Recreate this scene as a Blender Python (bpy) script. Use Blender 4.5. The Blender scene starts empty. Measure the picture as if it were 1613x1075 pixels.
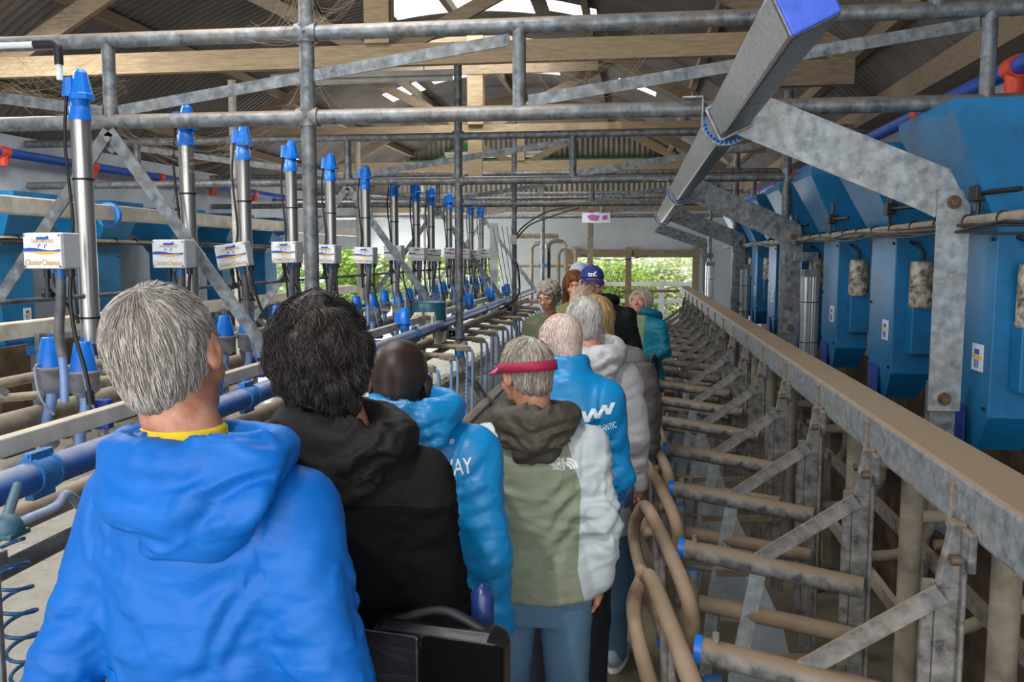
import bpy, math, random
import numpy as np
from mathutils import Vector, Matrix
from mathutils.bvhtree import BVHTree
random.seed(7)
COL = bpy.context.scene.collection
PI = math.pi

# ------------------------------------------------------------------ colours / materials
def lin(h):
    h = h.lstrip('#'); c = [int(h[i:i+2], 16)/255 for i in (0, 2, 4)]
    return tuple(x/12.92 if x < .04045 else ((x+.055)/1.055)**2.4 for x in c) + (1,)

class NT:
    def __init__(s, name):
        s.m = bpy.data.materials.new(name); s.m.use_nodes = True
        s.t = s.m.node_tree; s.t.nodes.clear()
        s.out = s.n('ShaderNodeOutputMaterial'); s.b = s.n('ShaderNodeBsdfPrincipled')
        s.l(s.b.outputs[0], s.out.inputs[0])
    def n(s, k, **kw):
        x = s.t.nodes.new(k)
        for a, v in kw.items(): setattr(x, a, v)
        return x
    def l(s, a, b): s.t.links.new(a, b)
    def set(s, **kw):
        for k, v in kw.items(): s.b.inputs[k.replace('_', ' ')].default_value = v
    def coord(s, scale=(1, 1, 1), kind='Object'):
        c = s.n('ShaderNodeTexCoord'); m = s.n('ShaderNodeMapping'); m.inputs['Scale'].default_value = scale
        s.l(c.outputs[kind], m.inputs[0]); return m.outputs[0]
    def noise(s, scale, detail=4, rough=.55, vec=None, dist=0):
        x = s.n('ShaderNodeTexNoise'); x.inputs['Scale'].default_value = scale; x.inputs['Detail'].default_value = detail
        x.inputs['Roughness'].default_value = rough; x.inputs['Distortion'].default_value = dist
        s.l(vec if vec else s.coord(), x.inputs['Vector']); return x.outputs[0]
    def ramp(s, f, stops):
        r = s.n('ShaderNodeValToRGB'); e = r.color_ramp.elements
        while len(e) < len(stops): e.new(.5)
        for q, (p, c) in zip(e, stops): q.position = p; q.color = c if len(c) == 4 else tuple(c)+(1,)
        s.l(f, r.inputs[0]); return r.outputs[0]
    def mix(s, f, a, b, mode='MIX'):
        x = s.n('ShaderNodeMix', data_type='RGBA', blend_type=mode)
        for i, v in ((0, f), (6, a), (7, b)):
            if hasattr(v, 'links'): s.l(v, x.inputs[i])
            else: x.inputs[i].default_value = v
        return x.outputs[2]
    def mth(s, op, a, b=0.):
        x = s.n('ShaderNodeMath', operation=op); x.use_clamp = True
        for i, v in ((0, a), (1, b)):
            if hasattr(v, 'links'): s.l(v, x.inputs[i])
            else: x.inputs[i].default_value = v
        return x.outputs[0]
    def bump(s, h, st=.3, d=.01):
        x = s.n('ShaderNodeBump'); x.inputs['Strength'].default_value = st; x.inputs['Distance'].default_value = d
        s.l(h, x.inputs['Height']); s.l(x.outputs[0], s.b.inputs['Normal'])
    def base(s, c): s.l(c, s.b.inputs['Base Color'])
    def dust(s, col, amount=.9, lo=.35, hi=.95, dustcol=None, nscale=18):
        g = s.n('ShaderNodeNewGeometry'); sp = s.n('ShaderNodeSeparateXYZ'); s.l(g.outputs['Normal'], sp.inputs[0])
        mr = s.n('ShaderNodeMapRange'); mr.inputs[1].default_value = lo; mr.inputs[2].default_value = hi; mr.inputs[4].default_value = amount
        s.l(sp.outputs[2], mr.inputs[0])
        nz = s.noise(nscale, 3)
        f = s.mth('MULTIPLY', mr.outputs[0], s.mth('ADD', nz, .35))
        return s.mix(f, col, dustcol or lin('#a08a72'))

def plain(name, c, rough=.6, metal=0, var=.12, nscale=30, bump=0, spec=None):
    t = NT(name); c = lin(c) if isinstance(c, str) else c
    d = tuple(x*(1-var*2) for x in c[:3])+(1,); e = tuple(min(1, x*(1+var)) for x in c[:3])+(1,)
    nz = t.noise(nscale)
    t.base(t.ramp(nz, [(.3, d), (.7, e)])); t.set(Roughness=rough, Metallic=metal)
    if spec is not None: t.b.inputs['Specular IOR Level'].default_value = spec
    if bump: t.bump(nz, bump, .004)
    return t.m

def galv(name, a='#4b5054', b='#8d9499', c='#666c70', dust=.9, dustc='#8f7a66', metal=.35, rough=.5, scale=22):
    t = NT(name)
    v = t.n('ShaderNodeTexVoronoi', feature='F1'); v.inputs['Scale'].default_value = scale
    nzw = t.noise(scale*.8, 3)
    t.l(t.coord(), v.inputs['Vector'])
    base = t.ramp(nzw, [(.35, lin(a)), (.5, lin(c)), (.68, lin(b))])
    sep = t.n('ShaderNodeSeparateColor'); t.l(v.outputs['Color'], sep.inputs[0])
    base = t.mix(t.mth('MULTIPLY', sep.outputs[0], .45), base, lin(b))
    base = t.mix(t.mth('MULTIPLY', t.ramp(t.noise(4, 4), [(.45, (0, 0, 0)), (.7, (1, 1, 1))]), .35), base, lin(dustc))
    t.base(t.dust(base, dust, .2, .9, lin(dustc))); t.set(Metallic=metal, Roughness=rough)
    t.bump(nzw, .25, .003)
    return t.m

M = {}
M['galv'] = galv('galvanised_steel')
M['galv_plate'] = galv('galvanised_plate', '#7a8083', '#b4babc', '#93999b', dust=.3, scale=26, rough=.45)
M['galv_stall'] = galv('galvanised_stall_steel', '#434547', '#8f8d89', '#6a6866', dust=1.4, dustc='#8d775f', scale=30, rough=.65, metal=.2)
M['galv_tan'] = galv('dusty_pipe', '#6a6459', '#a09684', '#857a6b', dust=1.0, dustc='#a5937b', metal=.1, rough=.75, scale=14)
M['rump'] = galv('dirty_rump_rail', '#6b5845', '#99836b', '#7f6a55', dust=.8, dustc='#9d866d', metal=.05, rough=.8, scale=10)
M['beam_dusty'] = galv('dusty_beam', '#5f6366', '#92989c', '#777c80', dust=1.6, dustc='#a08a70', metal=.25, rough=.65, scale=40)
M['white_dirty'] = galv('off_white_rail', '#a59f92', '#d0ccc1', '#bdb7aa', dust=.8, dustc='#b9a58c', metal=0, rough=.6, scale=8)
M['tubesteel'] = galv('brushed_box_tube', '#55585a', '#7f8284', '#6b6e70', dust=.3, dustc='#8f8275', metal=.55, rough=.38, scale=50)
def stainless():
    t = NT('stainless_steel'); nz = t.noise(3, 3, vec=t.coord((60, 60, 1)))
    t.base(t.ramp(nz, [(.3, lin('#8d8984')), (.7, lin('#c9c6c2'))])); t.set(Metallic=.9, Roughness=.33); t.bump(nz, .08, .001); return t.m
M['steel'] = stainless()
M['blue_plastic'] = plain('bright_blue_plastic', '#0a6fd0', .35, var=.08)
M['blue_plastic2'] = plain('dull_blue_plastic', '#2a6fb0', .5, var=.2, nscale=12)
def dusty_col(name, c, dustc, amount=.9, lo=.2, rough=.45, var=.12, metal=0, nscale=9):
    t = NT(name); c = lin(c); d = tuple(x*(1-var*2) for x in c[:3])+(1,); e = tuple(min(1, x*(1+var)) for x in c[:3])+(1,)
    base = t.ramp(t.noise(nscale, 5), [(.3, d), (.7, e)])
    t.base(t.dust(base, amount, lo, .95, lin(dustc))); t.set(Roughness=rough, Metallic=metal); return t.m
M['blue_pipe'] = dusty_col('dusty_blue_pipe', '#175aa8', '#a09c9c', .75, .25)
M['auger_pipe'] = dusty_col('blue_auger_pipe', '#0f4fb8', '#5c6f96', .8, .2)
M['orange'] = plain('orange_plastic', '#e2492a', .5)
def hopper_mat():
    t = NT('blue_hopper_paint'); n1 = t.noise(3, 6, .65); n2 = t.noise(28, 4)
    b = t.ramp(n1, [(.3, lin('#03567c')), (.6, lin('#0672a8')), (.8, lin('#0c82b8'))])
    b = t.mix(t.ramp(n2, [(.66, (0, 0, 0)), (.76, (.7, .7, .7))]), b, lin('#3d4c50'))
    t.base(t.dust(b, .8, .3, .9)); t.set(Roughness=.45); return t.m
M['hopper'] = hopper_mat()
M['flap'] = plain('dark_blue_flap', '#173f9c', .5, var=.25, nscale=20)
def dirty_white():
    t = NT('grimy_white_motor'); n1 = t.noise(16, 6, .7)
    t.base(t.ramp(n1, [(.36, lin('#26211c')), (.46, lin('#8b8170')), (.58, lin('#c6bfb0'))])); t.set(Roughness=.7); return t.m
M['motor'] = dirty_white()
M['black'] = plain('black_rubber', '#17171a', .5, var=.2)
M['hose_clear'] = plain('milky_hose', '#8f9bb4', .35, var=.2, nscale=6)
M['hose_blue'] = plain('pale_blue_hose', '#7d9bd0', .3, var=.15, nscale=6)
M['hose_grey'] = plain('grey_hose', '#66686c', .5, var=.3, nscale=10)
M['coil'] = plain('blue_coil_cord', '#1a4a78', .35)
M['white'] = plain('white_plastic', '#dfe2e6', .4, var=.04)
M['boxgrey'] = plain('pale_grey_box', '#b4b8ba', .45, var=.05)
M['label_blue'] = plain('label_blue_ink', '#1351b4', .5, var=.02)
M['label_gold'] = plain('label_gold_ink', '#f2b40f', .5, var=.02)
M['label_tan'] = plain('label_letter_ink', '#c9a24e', .5, var=.05)
M['logo_white'] = plain('white_print', '#dfe6ea', .6, var=.03)
def clear():
    t = NT('smoky_clear_plastic'); t.base(t.ramp(t.noise(20), [(.3, lin('#6f6e78')), (.7, lin('#a09fa9'))]))
    t.set(Roughness=.25, Alpha=.72); return t.m
M['clear'] = clear()
def timber(name='old_timber', a='#57493a', b='#96836a', sc=(3, 3, 3)):
    t = NT(name); nz = t.noise(5, 6, .65, t.coord((1.2, 12, 12))); n2 = t.noise(1.3, 3)
    c = t.ramp(nz, [(.3, lin(a)), (.7, lin(b))]); c = t.mix(t.mth('MULTIPLY', n2, .5), c, lin('#8c7a63'))
    t.base(c); t.set(Roughness=.85); t.bump(nz, .3, .004); return t.m
M['timber'] = timber()
M['timber_y'] = timber('pale_timber', '#83704f', '#b8a180')
M['green_timber'] = plain('green_painted_rail', '#2f7a48', .7, var=.25, nscale=9)
def roofm():
    t = NT('weathered_roof_sheet'); n1 = t.noise(.7, 5, .6); n2 = t.noise(9, 4)
    c = t.ramp(n1, [(.3, lin('#4d4846')), (.55, lin('#6d6763')), (.75, lin('#877b6e'))])
    c = t.mix(t.ramp(n2, [(.6, (0, 0, 0)), (.8, (.4, .4, .4))]), c, lin('#6e4c33'))
    t.base(c); t.set(Roughness=.6, Metallic=.15); return t.m
M['roof'] = roofm()
M['cladding'] = galv('gable_cladding', '#6f6d64', '#9a978b', '#858279', dust=0, metal=.1, rough=.7, scale=3)
M['panel'] = plain('pale_wall_panel', '#a9b0b2', .5, var=.06, nscale=2)
M['wall_left'] = plain('whitewashed_wall', '#c2cad2', .8, var=.08, nscale=3, bump=.15)
M['wallw'] = plain('limewashed_wall', '#b2bbc8', .8, var=.15, nscale=3, bump=.2)
def floorm():
    t = NT('wet_dirty_concrete'); n1 = t.noise(1.1, 8, .62); n2 = t.noise(14, 6, .7); n3 = t.noise(90, 2)
    c = t.ramp(n1, [(.32, lin('#4a4234')), (.5, lin('#6e6350')), (.68, lin('#92866e'))])
    c = t.mix(t.mth('MULTIPLY', n2, .5), c, lin('#3a3224'), 'MIX')
    c = t.mix(t.ramp(n3, [(.55, (0, 0, 0)), (.7, (.35, .35, .35))]), c, lin('#a29880'))
    t.base(c); t.l(t.ramp(n1, [(.35, (.28,)*3), (.6, (.75,)*3)]), t.b.inputs['Roughness']); t.bump(n2, .35, .006); return t.m
M['floor'] = floorm()
def wetfloor():
    t = NT('pale_wet_concrete'); n1 = t.noise(.8, 6, .6); n2 = t.noise(11, 5)
    c = t.ramp(n1, [(.3, lin('#a49c8c')), (.6, lin('#cfc9bc'))]); c = t.mix(t.mth('MULTIPLY', n2, .3), c, lin('#6a604e'))
    t.base(c); t.l(t.ramp(n2, [(.35, (.15,)*3), (.6, (.5,)*3)]), t.b.inputs['Roughness']); t.bump(n2, .15, .004); return t.m
M['wetfloor'] = wetfloor()
M['concrete'] = plain('kerb_concrete', '#8d8578', .8, var=.2, nscale=8, bump=.3)
M['darkwood'] = plain('dark_boards', '#5b4938', .8, var=.3, nscale=7, bump=.3)
M['sheet_white'] = plain('scuffed_kick_sheet', '#a9b0b4', .45, var=.15, nscale=6)
def leafm(name, a, b):
    t = NT(name); g = t.n('ShaderNodeNewGeometry')
    t.base(t.ramp(g.outputs['Random Per Island'], [(0, lin(a)), (1, lin(b))])); t.set(Roughness=.5)
    tr = t.n('ShaderNodeBsdfTranslucent'); tr.inputs[0].default_value = lin(b); mx = t.n('ShaderNodeMixShader'); mx.inputs[0].default_value = .35
    t.l(t.b.outputs[0], mx.inputs[1]); t.l(tr.outputs[0], mx.inputs[2]); t.l(mx.outputs[0], t.out.inputs[0]); return t.m
M['leaf'] = leafm('hedge_leaves', '#6f9440', '#cfe08a'); M['leaf2'] = leafm('blossom_leaves', '#9cbb62', '#f4f4dc')
M['grass'] = plain('grass', '#5d7f33', .9, var=.3, nscale=4)
def sky_sheet():
    t = NT('translucent_roof_sheet'); tr = t.n('ShaderNodeBsdfTranslucent'); tr.inputs[0].default_value = (.9, .92, .95, 1)
    tp = t.n('ShaderNodeBsdfTransparent'); mx = t.n('ShaderNodeMixShader'); mx.inputs[0].default_value = .45
    t.l(tr.outputs[0], mx.inputs[1]); t.l(tp.outputs[0], mx.inputs[2]); t.l(mx.outputs[0], t.out.inputs[0]); return t.m
M['skylight'] = sky_sheet()
def lampm():
    t = NT('fluorescent_tube'); t.set(Emission_Color=(1, .97, .92, 1), Emission_Strength=2.2); t.b.inputs['Base Color'].default_value = (.9, .9, .9, 1); return t.m
M['lamp'] = lampm()
M['lampoff'] = plain('dusty_lamp_cover', '#c9c6ba', .4, var=.1, nscale=6)
M['teal_case'] = plain('teal_casing', '#1f5f74', .4, var=.1); M['cream'] = plain('cream_plastic', '#cfccb2', .5, var=.1, nscale=12)
M['web'] = plain('cobweb_strands', '#9c8a74', .9)
M['brass'] = plain('tarnished_steel_bolt', '#6e5a4a', .5, metal=.5, var=.2)
M['yellow'] = plain('yellow_plastic', '#c9b21c', .5)
M['alu'] = plain('ribbed_aluminium', '#b6babd', .35, metal=.6, var=.06)

# ------------------------------------------------------------------ mesh builder
def ortho(d):
    d = Vector(d).normalized(); u = Vector((0, 0, 1)) if abs(d.z) < .9 else Vector((0, 1, 0))
    a = d.cross(u).normalized(); return d, a, a.cross(d).normalized()

class MB:
    def __init__(s): s.v = []; s.f = []; s.sm = []; s.mi = []; s.cur = 0
    def add(s, vs, fs, smooth=False):
        o = len(s.v); s.v += [tuple(v) for v in vs]
        for f in fs: s.f.append(tuple(i+o for i in f)); s.sm.append(smooth); s.mi.append(s.cur)
        return s
    def box(s, c, sz, R=None):
        x, y, z = [q/2 for q in sz]; c = Vector(c)
        P = [Vector(p) for p in ((-x,-y,-z),(x,-y,-z),(x,y,-z),(-x,y,-z),(-x,-y,z),(x,-y,z),(x,y,z),(-x,y,z))]
        if R is not None: P = [R @ p for p in P]
        return s.add([c+p for p in P], [(3,2,1,0),(4,5,6,7),(0,1,5,4),(1,2,6,5),(2,3,7,6),(3,0,4,7)])
    def box2(s, a, b): return s.box([(a[i]+b[i])/2 for i in range(3)], [abs(b[i]-a[i]) for i in range(3)])
    def bar(s, p0, p1, w, t, up=(0, 0, 1), ext=0):
        """flat bar: w measured along 'up' side (in plane), t thickness across"""
        p0 = Vector(p0); p1 = Vector(p1); d = (p1-p0); L = d.length; d.normalize()
        u = Vector(up); u = (u-d*u.dot(d)).normalized(); n = d.cross(u)
        R = Matrix((d, n, u)).transposed()
        return s.box((p0+p1)/2, (L+2*ext, t, w), R)
    def tube(s, pts, r, seg=10, cap=True, smooth=True):
        pts = [Vector(p) for p in pts]; n = len(pts); rr = r if isinstance(r, (list, tuple)) else [r]*n
        T = []
        for i in range(n):
            a = pts[max(i-1, 0)]; b = pts[min(i+1, n-1)]; T.append((b-a).normalized())
        _, a, b = ortho(T[0]); o = len(s.v); vs = []; fs = []
        for i in range(n):
            a = (a-T[i]*a.dot(T[i])).normalized(); b = T[i].cross(a)
            for k in range(seg):
                q = 2*PI*k/seg; vs.append(pts[i]+(a*math.cos(q)+b*math.sin(q))*rr[i])
        for i in range(n-1):
            for k in range(seg):
                k2 = (k+1) % seg; fs.append((i*seg+k, i*seg+k2, (i+1)*seg+k2, (i+1)*seg+k))
        s.add(vs, fs, smooth)
        if cap: s.add(vs[:seg], [tuple(reversed(range(seg)))]); s.add(vs[-seg:], [tuple(range(seg))])
        return s
    def lathe(s, prof, c, axis=(0, 0, 1), seg=16, smooth=True):
        d, a, b = ortho(axis); c = Vector(c); vs = []; fs = []; n = len(prof)
        for (r, h) in prof:
            for k in range(seg):
                q = 2*PI*k/seg; vs.append(c+d*h+(a*math.cos(q)+b*math.sin(q))*max(r, 1e-4))
        for i in range(n-1):
            for k in range(seg):
                k2 = (k+1) % seg; fs.append((i*seg+k, (i+1)*seg+k, (i+1)*seg+k2, i*seg+k2))
        s.add(vs, fs, smooth); s.add(vs[:seg], [tuple(range(seg))]); s.add(vs[-seg:], [tuple(reversed(range(seg)))])
        return s
    def sphere(s, c, r, seg=12, sc=(1, 1, 1)):
        c = Vector(c); vs = []; fs = []; n = seg//2
        for i in range(n+1):
            t = PI*i/n
            for k in range(seg):
                q = 2*PI*k/seg; vs.append(c+Vector((math.sin(t)*math.cos(q)*sc[0], math.sin(t)*math.sin(q)*sc[1], math.cos(t)*sc[2]))*r)
        for i in range(n):
            for k in range(seg):
                k2 = (k+1) % seg; fs.append((i*seg+k, (i+1)*seg+k, (i+1)*seg+k2, i*seg+k2))
        return s.add(vs, fs, True)
    def prism(s, poly, n, t):
        """poly: 3d points (planar), extruded by n*t both sides half"""
        n = Vector(n).normalized()*(t/2); k = len(poly); P = [Vector(p) for p in poly]
        return s.add([p-n for p in P]+[p+n for p in P], [tuple(reversed(range(k))), tuple(range(k, 2*k))]+[(i, (i+1) % k, (i+1) % k+k, i+k) for i in range(k)])
    def frustum(s, a, b):
        """a,b: lists of 4 points bottom/top"""
        return s.add(list(a)+list(b), [(3,2,1,0),(4,5,6,7),(0,1,5,4),(1,2,6,5),(2,3,7,6),(3,0,4,7)])
    def build(s, name, mat, parent=None, bevel=0, label=None):
        me = bpy.data.meshes.new(name); me.from_pydata(s.v, [], s.f)
        for m in (mat if isinstance(mat, (list, tuple)) else [mat]): me.materials.append(M[m] if isinstance(m, str) else m)
        me.polygons.foreach_set('use_smooth', s.sm); me.polygons.foreach_set('material_index', s.mi); me.update()
        o = bpy.data.objects.new(name, me); COL.objects.link(o)
        if parent: o.parent = parent
        if bevel:
            b = o.modifiers.new('bevel', 'BEVEL'); b.width = bevel; b.segments = 2; b.limit_method = 'ANGLE'; b.angle_limit = 1.0
        if label: o['label'] = label
        return o

def rounded(pts, r, n=5):
    """polyline with rounded corners"""
    P = [Vector(p) for p in pts]; out = [P[0]]
    for i in range(1, len(P)-1):
        a = P[i]+(P[i-1]-P[i]).normalized()*min(r, (P[i-1]-P[i]).length*.49)
        b = P[i]+(P[i+1]-P[i]).normalized()*min(r, (P[i+1]-P[i]).length*.49)
        for k in range(n+1):
            t = k/n; out.append(a*(1-t)**2+P[i]*2*t*(1-t)+b*t*t)
    out.append(P[-1]); return out
def catmull(P, n=6, closed=False):
    P = [Vector(p) for p in P]; out = []; m = len(P)
    g = (lambda i: P[i % m]) if closed else (lambda i: P[min(max(i, 0), m-1)])
    for i in range(m if closed else m-1):
        a, b, c, d = g(i-1), g(i), g(i+1), g(i+2)
        for k in range(n):
            t = k/n; out.append(.5*((2*b)+(c-a)*t+(2*a-5*b+4*c-d)*t*t+(-a+3*b-3*c+d)*t**3))
    out.append(P[0] if closed else P[-1]); return out
def helix(p0, p1, R, turns, n=14):
    p0 = Vector(p0); p1 = Vector(p1); d, a, b = ortho(p1-p0); N = int(turns*n)
    return [p0.lerp(p1, i/N)+(a*math.cos(2*PI*i/n)+b*math.sin(2*PI*i/n))*R for i in range(N+1)]

def tag(o, label, cat, group=None, kind=None):
    if label: o['label'] = label
    if cat: o['category'] = cat
    if group: o['group'] = group
    if kind: o['kind'] = kind
    return o
def thing(name, label, cat, group=None, loc=(0, 0, 0), rz=0):
    o = bpy.data.objects.new(name, None); COL.objects.link(o); o.location = loc; o.rotation_euler = (0, 0, rz); o.empty_display_size = .1
    return tag(o, label, cat, group)
def shift(root):
    """children were built in world coordinates: keep them there"""
    for c in root.children: c.location = -root.location
def copy_tree(o, parent=None):
    c = o.copy(); COL.objects.link(c)
    c.parent = parent
    for ch in list(o.children): copy_tree(ch, c)
    return c
def clone(o, loc, label=None, rz=None):
    c = copy_tree(o); c.location = loc
    if label: c['label'] = label
    if rz is not None: c.rotation_euler = (0, 0, rz)
    return c
def struct(o): o['kind'] = 'structure'; return o
ORD = ['nearest', 'second', 'third', 'fourth', 'fifth', 'sixth', 'seventh', 'eighth', 'ninth', 'tenth', 'eleventh', 'twelfth', 'thirteenth', 'fourteenth', 'fifteenth', 'sixteenth', 'seventeenth', 'eighteenth', 'nineteenth', 'twentieth']
def ordl(i, n):
    return 'nearest' if i == 0 else ('farthest' if i == n-1 else ORD[i]+' nearest')

def text_verts(txt, size, width=None):
    """flat text mesh: returns (verts Nx2, faces) centred at origin"""
    cu = bpy.data.curves.new('t', 'FONT'); cu.body = txt; cu.size = size; cu.align_x = 'CENTER'; cu.align_y = 'CENTER'; cu.offset = size*.012
    cu.resolution_u = 3
    ob = bpy.data.objects.new('t', cu); COL.objects.link(ob)
    dg = bpy.context.evaluated_depsgraph_get(); me = bpy.data.meshes.new_from_object(ob.evaluated_get(dg))
    v = [tuple(x.co)[:2] for x in me.vertices]; f = [tuple(p.vertices) for p in me.polygons]
    bpy.data.objects.remove(ob); bpy.data.curves.remove(cu); bpy.data.meshes.remove(me)
    if width and v:
        w = max(a for a, b in v)-min(a for a, b in v); k = width/w; v = [(a*k, b) for a, b in v]
    return v, f
# ================================================================== BUILDING
RX, RZ0, RR = -2.2, 5.15-6.06, 6.06        # barrel roof: axis x, axis z, radius
XL, XR = -6.6, 2.32; Y0, Y1 = -2.5, 20.5
def roof_pt(x, y, off=0): return (x, y, RZ0+math.sqrt((RR+off)**2-(x-RX)**2))
SKY = [(-3.2, -1.25, 10.7, 11.7), (-3.5, -1.3, 14.2, 15.6), (-1.1, -.5, 10.9, 11.4), (-4.4, -3.8, 15.1, 15.8), (-.2, .4, 14.7, 15.2), (-6.0, -4.6, 4.2, 7.0), (-3.4, -1.0, 2.5, 5.5), (-3.4, -1.0, -1.5, 1.5)]  # last three panels are out of view, added to brighten the inside
def roof():
    nx = 46; xs = [XL-.3+(XR-XL+.6)*i/nx for i in range(nx+1)]
    step = .02; ny = int((Y1+.3-Y0)/step); vs = []; fs = []
    for j in range(ny+1):
        y = Y0+j*step; off = .012*math.sin(2*PI*y/.11)
        for x in xs: vs.append(roof_pt(x, y, off))
    W = nx+1
    for j in range(ny):
        yc = Y0+(j+.5)*step
        for i in range(nx):
            xc = (xs[i]+xs[i+1])/2
            if any(a < xc < b and c < yc < d for a, b, c, d in SKY): continue
            fs.append((j*W+i, j*W+i+1, (j+1)*W+i+1, (j+1)*W+i))
    b = MB(); b.add(vs, fs, True); return struct(b.build('ceiling', 'roof'))
roof()
for k, (a, b_, c, d) in enumerate(SKY):
    m = MB(); n = 10; xs = [a-.12+(b_-a+.24)*i/n for i in range(n+1)]
    vs = [roof_pt(x, y, .02) for y in (c-.06, d+.06) for x in xs]
    m.add(vs, [(i, i+1, n+2+i, n+1+i) for i in range(n)], True); struct(m.build('window_%d' % (k+1), 'skylight'))
# floors
b = MB(); b.box2((-2.62, -4, -.2), (8, 22, 0)); struct(b.build('floor', 'floor'))
b = MB(); b.box2((-12, -4, -.2), (-2.62, 22, .0)); struct(b.build('floor_left', 'wetfloor'))
b = MB(); b.box2((-40, 22, -.25), (40, 60, -.05)); b.box2((-40, -4, -.25), (-12, 22, -.05)); struct(b.build('ground_outside', 'grass'))
b = MB(); b.box2((-2.74, 5.5, 0), (-2.6, 19, .12)); struct(b.build('trim_1', 'concrete', bevel=.01))
# walls
b = MB(); b.box2((XR, -2.5, 0), (XR+.12, Y1, 3.3)); struct(b.build('wall_right', 'wallw'))
b = MB(); b.box2((XL-.12, -2.5, 0), (XL, 14, 3.2)); b.box2((XL-.12, 14, 2.05), (XL, Y1, 3.2)); b.box2((XL-.12, 14, 0), (XL, Y1, .5)); struct(b.build('wall_left', 'wall_left'))
# gable wall: corrugated above, flat panel below with openings
b = MB(); st = .02; n = int((XR-XL)/st)
vs = []
for i in range(n+1):
    x = XL+i*st; y = Y1+.02*math.sin(2*PI*x/.12)
    vs += [(x, y, 3.05), (x, y, roof_pt(x, 0)[2])]
b.add(vs, [(2*i, 2*i+1, 2*i+3, 2*i+2) for i in range(n)], True); struct(b.build('wall_back', 'cladding'))
b = MB(); b.box2((XL, Y1-.04, 1.95), (XR, Y1+.06, 3.1)); b.box2((-3.15, Y1-.04, 0), (-1.46, Y1+.06, 1.95)); b.box2((1.42, Y1-.04, 0), (XR, Y1+.06, 1.95)); b.box2((XL, Y1-.04, 0), (-3.15, Y1+.06, .6))
struct(b.build('wall_back_panel', 'panel'))
for i, z in enumerate((4.08, 5.02, 3.0)):
    hw = math.sqrt(max(.1, RR**2-(z+.1-RZ0)**2))-.1; b = MB(); b.box2((max(XL, RX-hw), Y1-.16, z-.07), (min(XR, RX+hw), Y1-.05, z+.07)); struct(b.build('trim_%d' % (i+2), 'green_timber' if i < 2 else 'timber'))
b = MB(); b.bar((-4.6, Y1-.2, 4.1), (-3.2, Y1-.2, 4.9), .16, .05, (0, 0, 1)); struct(b.build('trim_5', 'green_timber'))
b = MB(); b.bar((-.5, Y1-.2, 4.9), (.9, Y1-.2, 4.15), .18, .05, (0, 0, 1)); struct(b.build('trim_6', 'timber_y'))
b = MB(); b.box2((XR-.25, -2.5, 3.12), (XR, Y1, 3.3)); struct(b.build('trim_7', 'timber'))
b = MB(); b.box2((-1.5, Y1-.14, 1.86), (1.5, Y1-.06, 2.02)); b.box2((-1.51, Y1-.17, 0), (-1.36, Y1-.145, 2.1)); b.box2((-.17, Y1-.17, 0), (-.03, Y1-.145, 2.1)); b.box2((1.36, Y1-.17, 0), (1.51, Y1-.145, 2.1)); struct(b.build('door_frame', 'timber'))
b = MB(); b.tube([(-1.2, 20.33, 1.9), (-.7, 20.33, 1.8), (-.2, 20.33, 1.8), (.3, 20.33, 1.89)], .012, 6)
tag(b.build('sagging_cable', 'black'), 'black cable sagging across the top of the rear doorway', 'cable')
# purlins
for i, x in enumerate((-6.2, -5.2, -3.9, -2.35, -.6, .8, 1.8)):
    z = roof_pt(x, 0)[2]; b = MB(); b.box2((x-.04, Y0, z-.13), (x+.04, Y1-.2, z-.02)); struct(b.build('trim_%d' % (8+i), 'timber'))
# trusses
def truss():
    r = thing('timber_truss', '', 'roof truss', 'timber trusses under the barrel roof')
    b = MB(); b.box2((-5.85, -.04, 3.56), (.95, .04, 3.74)); b.build('tie_beam', 'timber_y', r)
    b = MB(); b.box2((-2.32, -.09, 3.0 if 0 else 3.74), (-2.1, -.04, 4.95)); b.box2((-2.32, .04, 3.58), (-2.1, .09, 4.95)); b.build('king_post', 'timber_y', r)
    for s in (-1, 1):
        e = -6.1 if s < 0 else 1.7
        P = [(e, 0, roof_pt(e, 0)[2]-.2), ((e+RX)/2, 0, roof_pt((e+RX)/2, 0)[2]-.22), (RX, 0, 4.93)]
        b = MB(); b.bar(P[0], P[1], .17, .06, (0, 0, 1)); b.bar(P[1], P[2], .17, .06, (0, 0, 1)); b.build('rafter', 'timber', r)
        b = MB(); b.bar((RX+s*.12, .07, 3.7), ((e+RX)/2, .07, P[1][2]), .12, .04, (0, 0, 1)); b.build('brace', 'timber', r)
    b = MB(); b.box2((-3.9, -.1, 4.42), (-.5, -.05, 4.55)); b.build('collar_beam', 'timber', r)
    b = MB(); b.box2((.9, -.05, 3.3), (1.75, .05, 3.5)); b.build('end_tie', 'timber', r)
    return r
t0 = truss()
for i, y in enumerate((7.5, 12.2, 16.9)):
    o = t0 if i == 0 else copy_tree(t0); o.location = (0, y, 0)
    o['label'] = ['pale timber roof truss nearest the camera, above the near pipe frame', 'timber roof truss in the middle, seen behind the hanging strip light', 'timber roof truss farthest away near the corrugated gable'][i]
# long wooden king post of truss 2 hanging below
b = MB(); b.box2((-2.3, 12.05, 3.0), (-2.1, 12.11, 3.56)); tag(b.build('hanging_timber', 'timber_y'), 'short timber post hanging below the middle roof truss', 'timber post')
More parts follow.
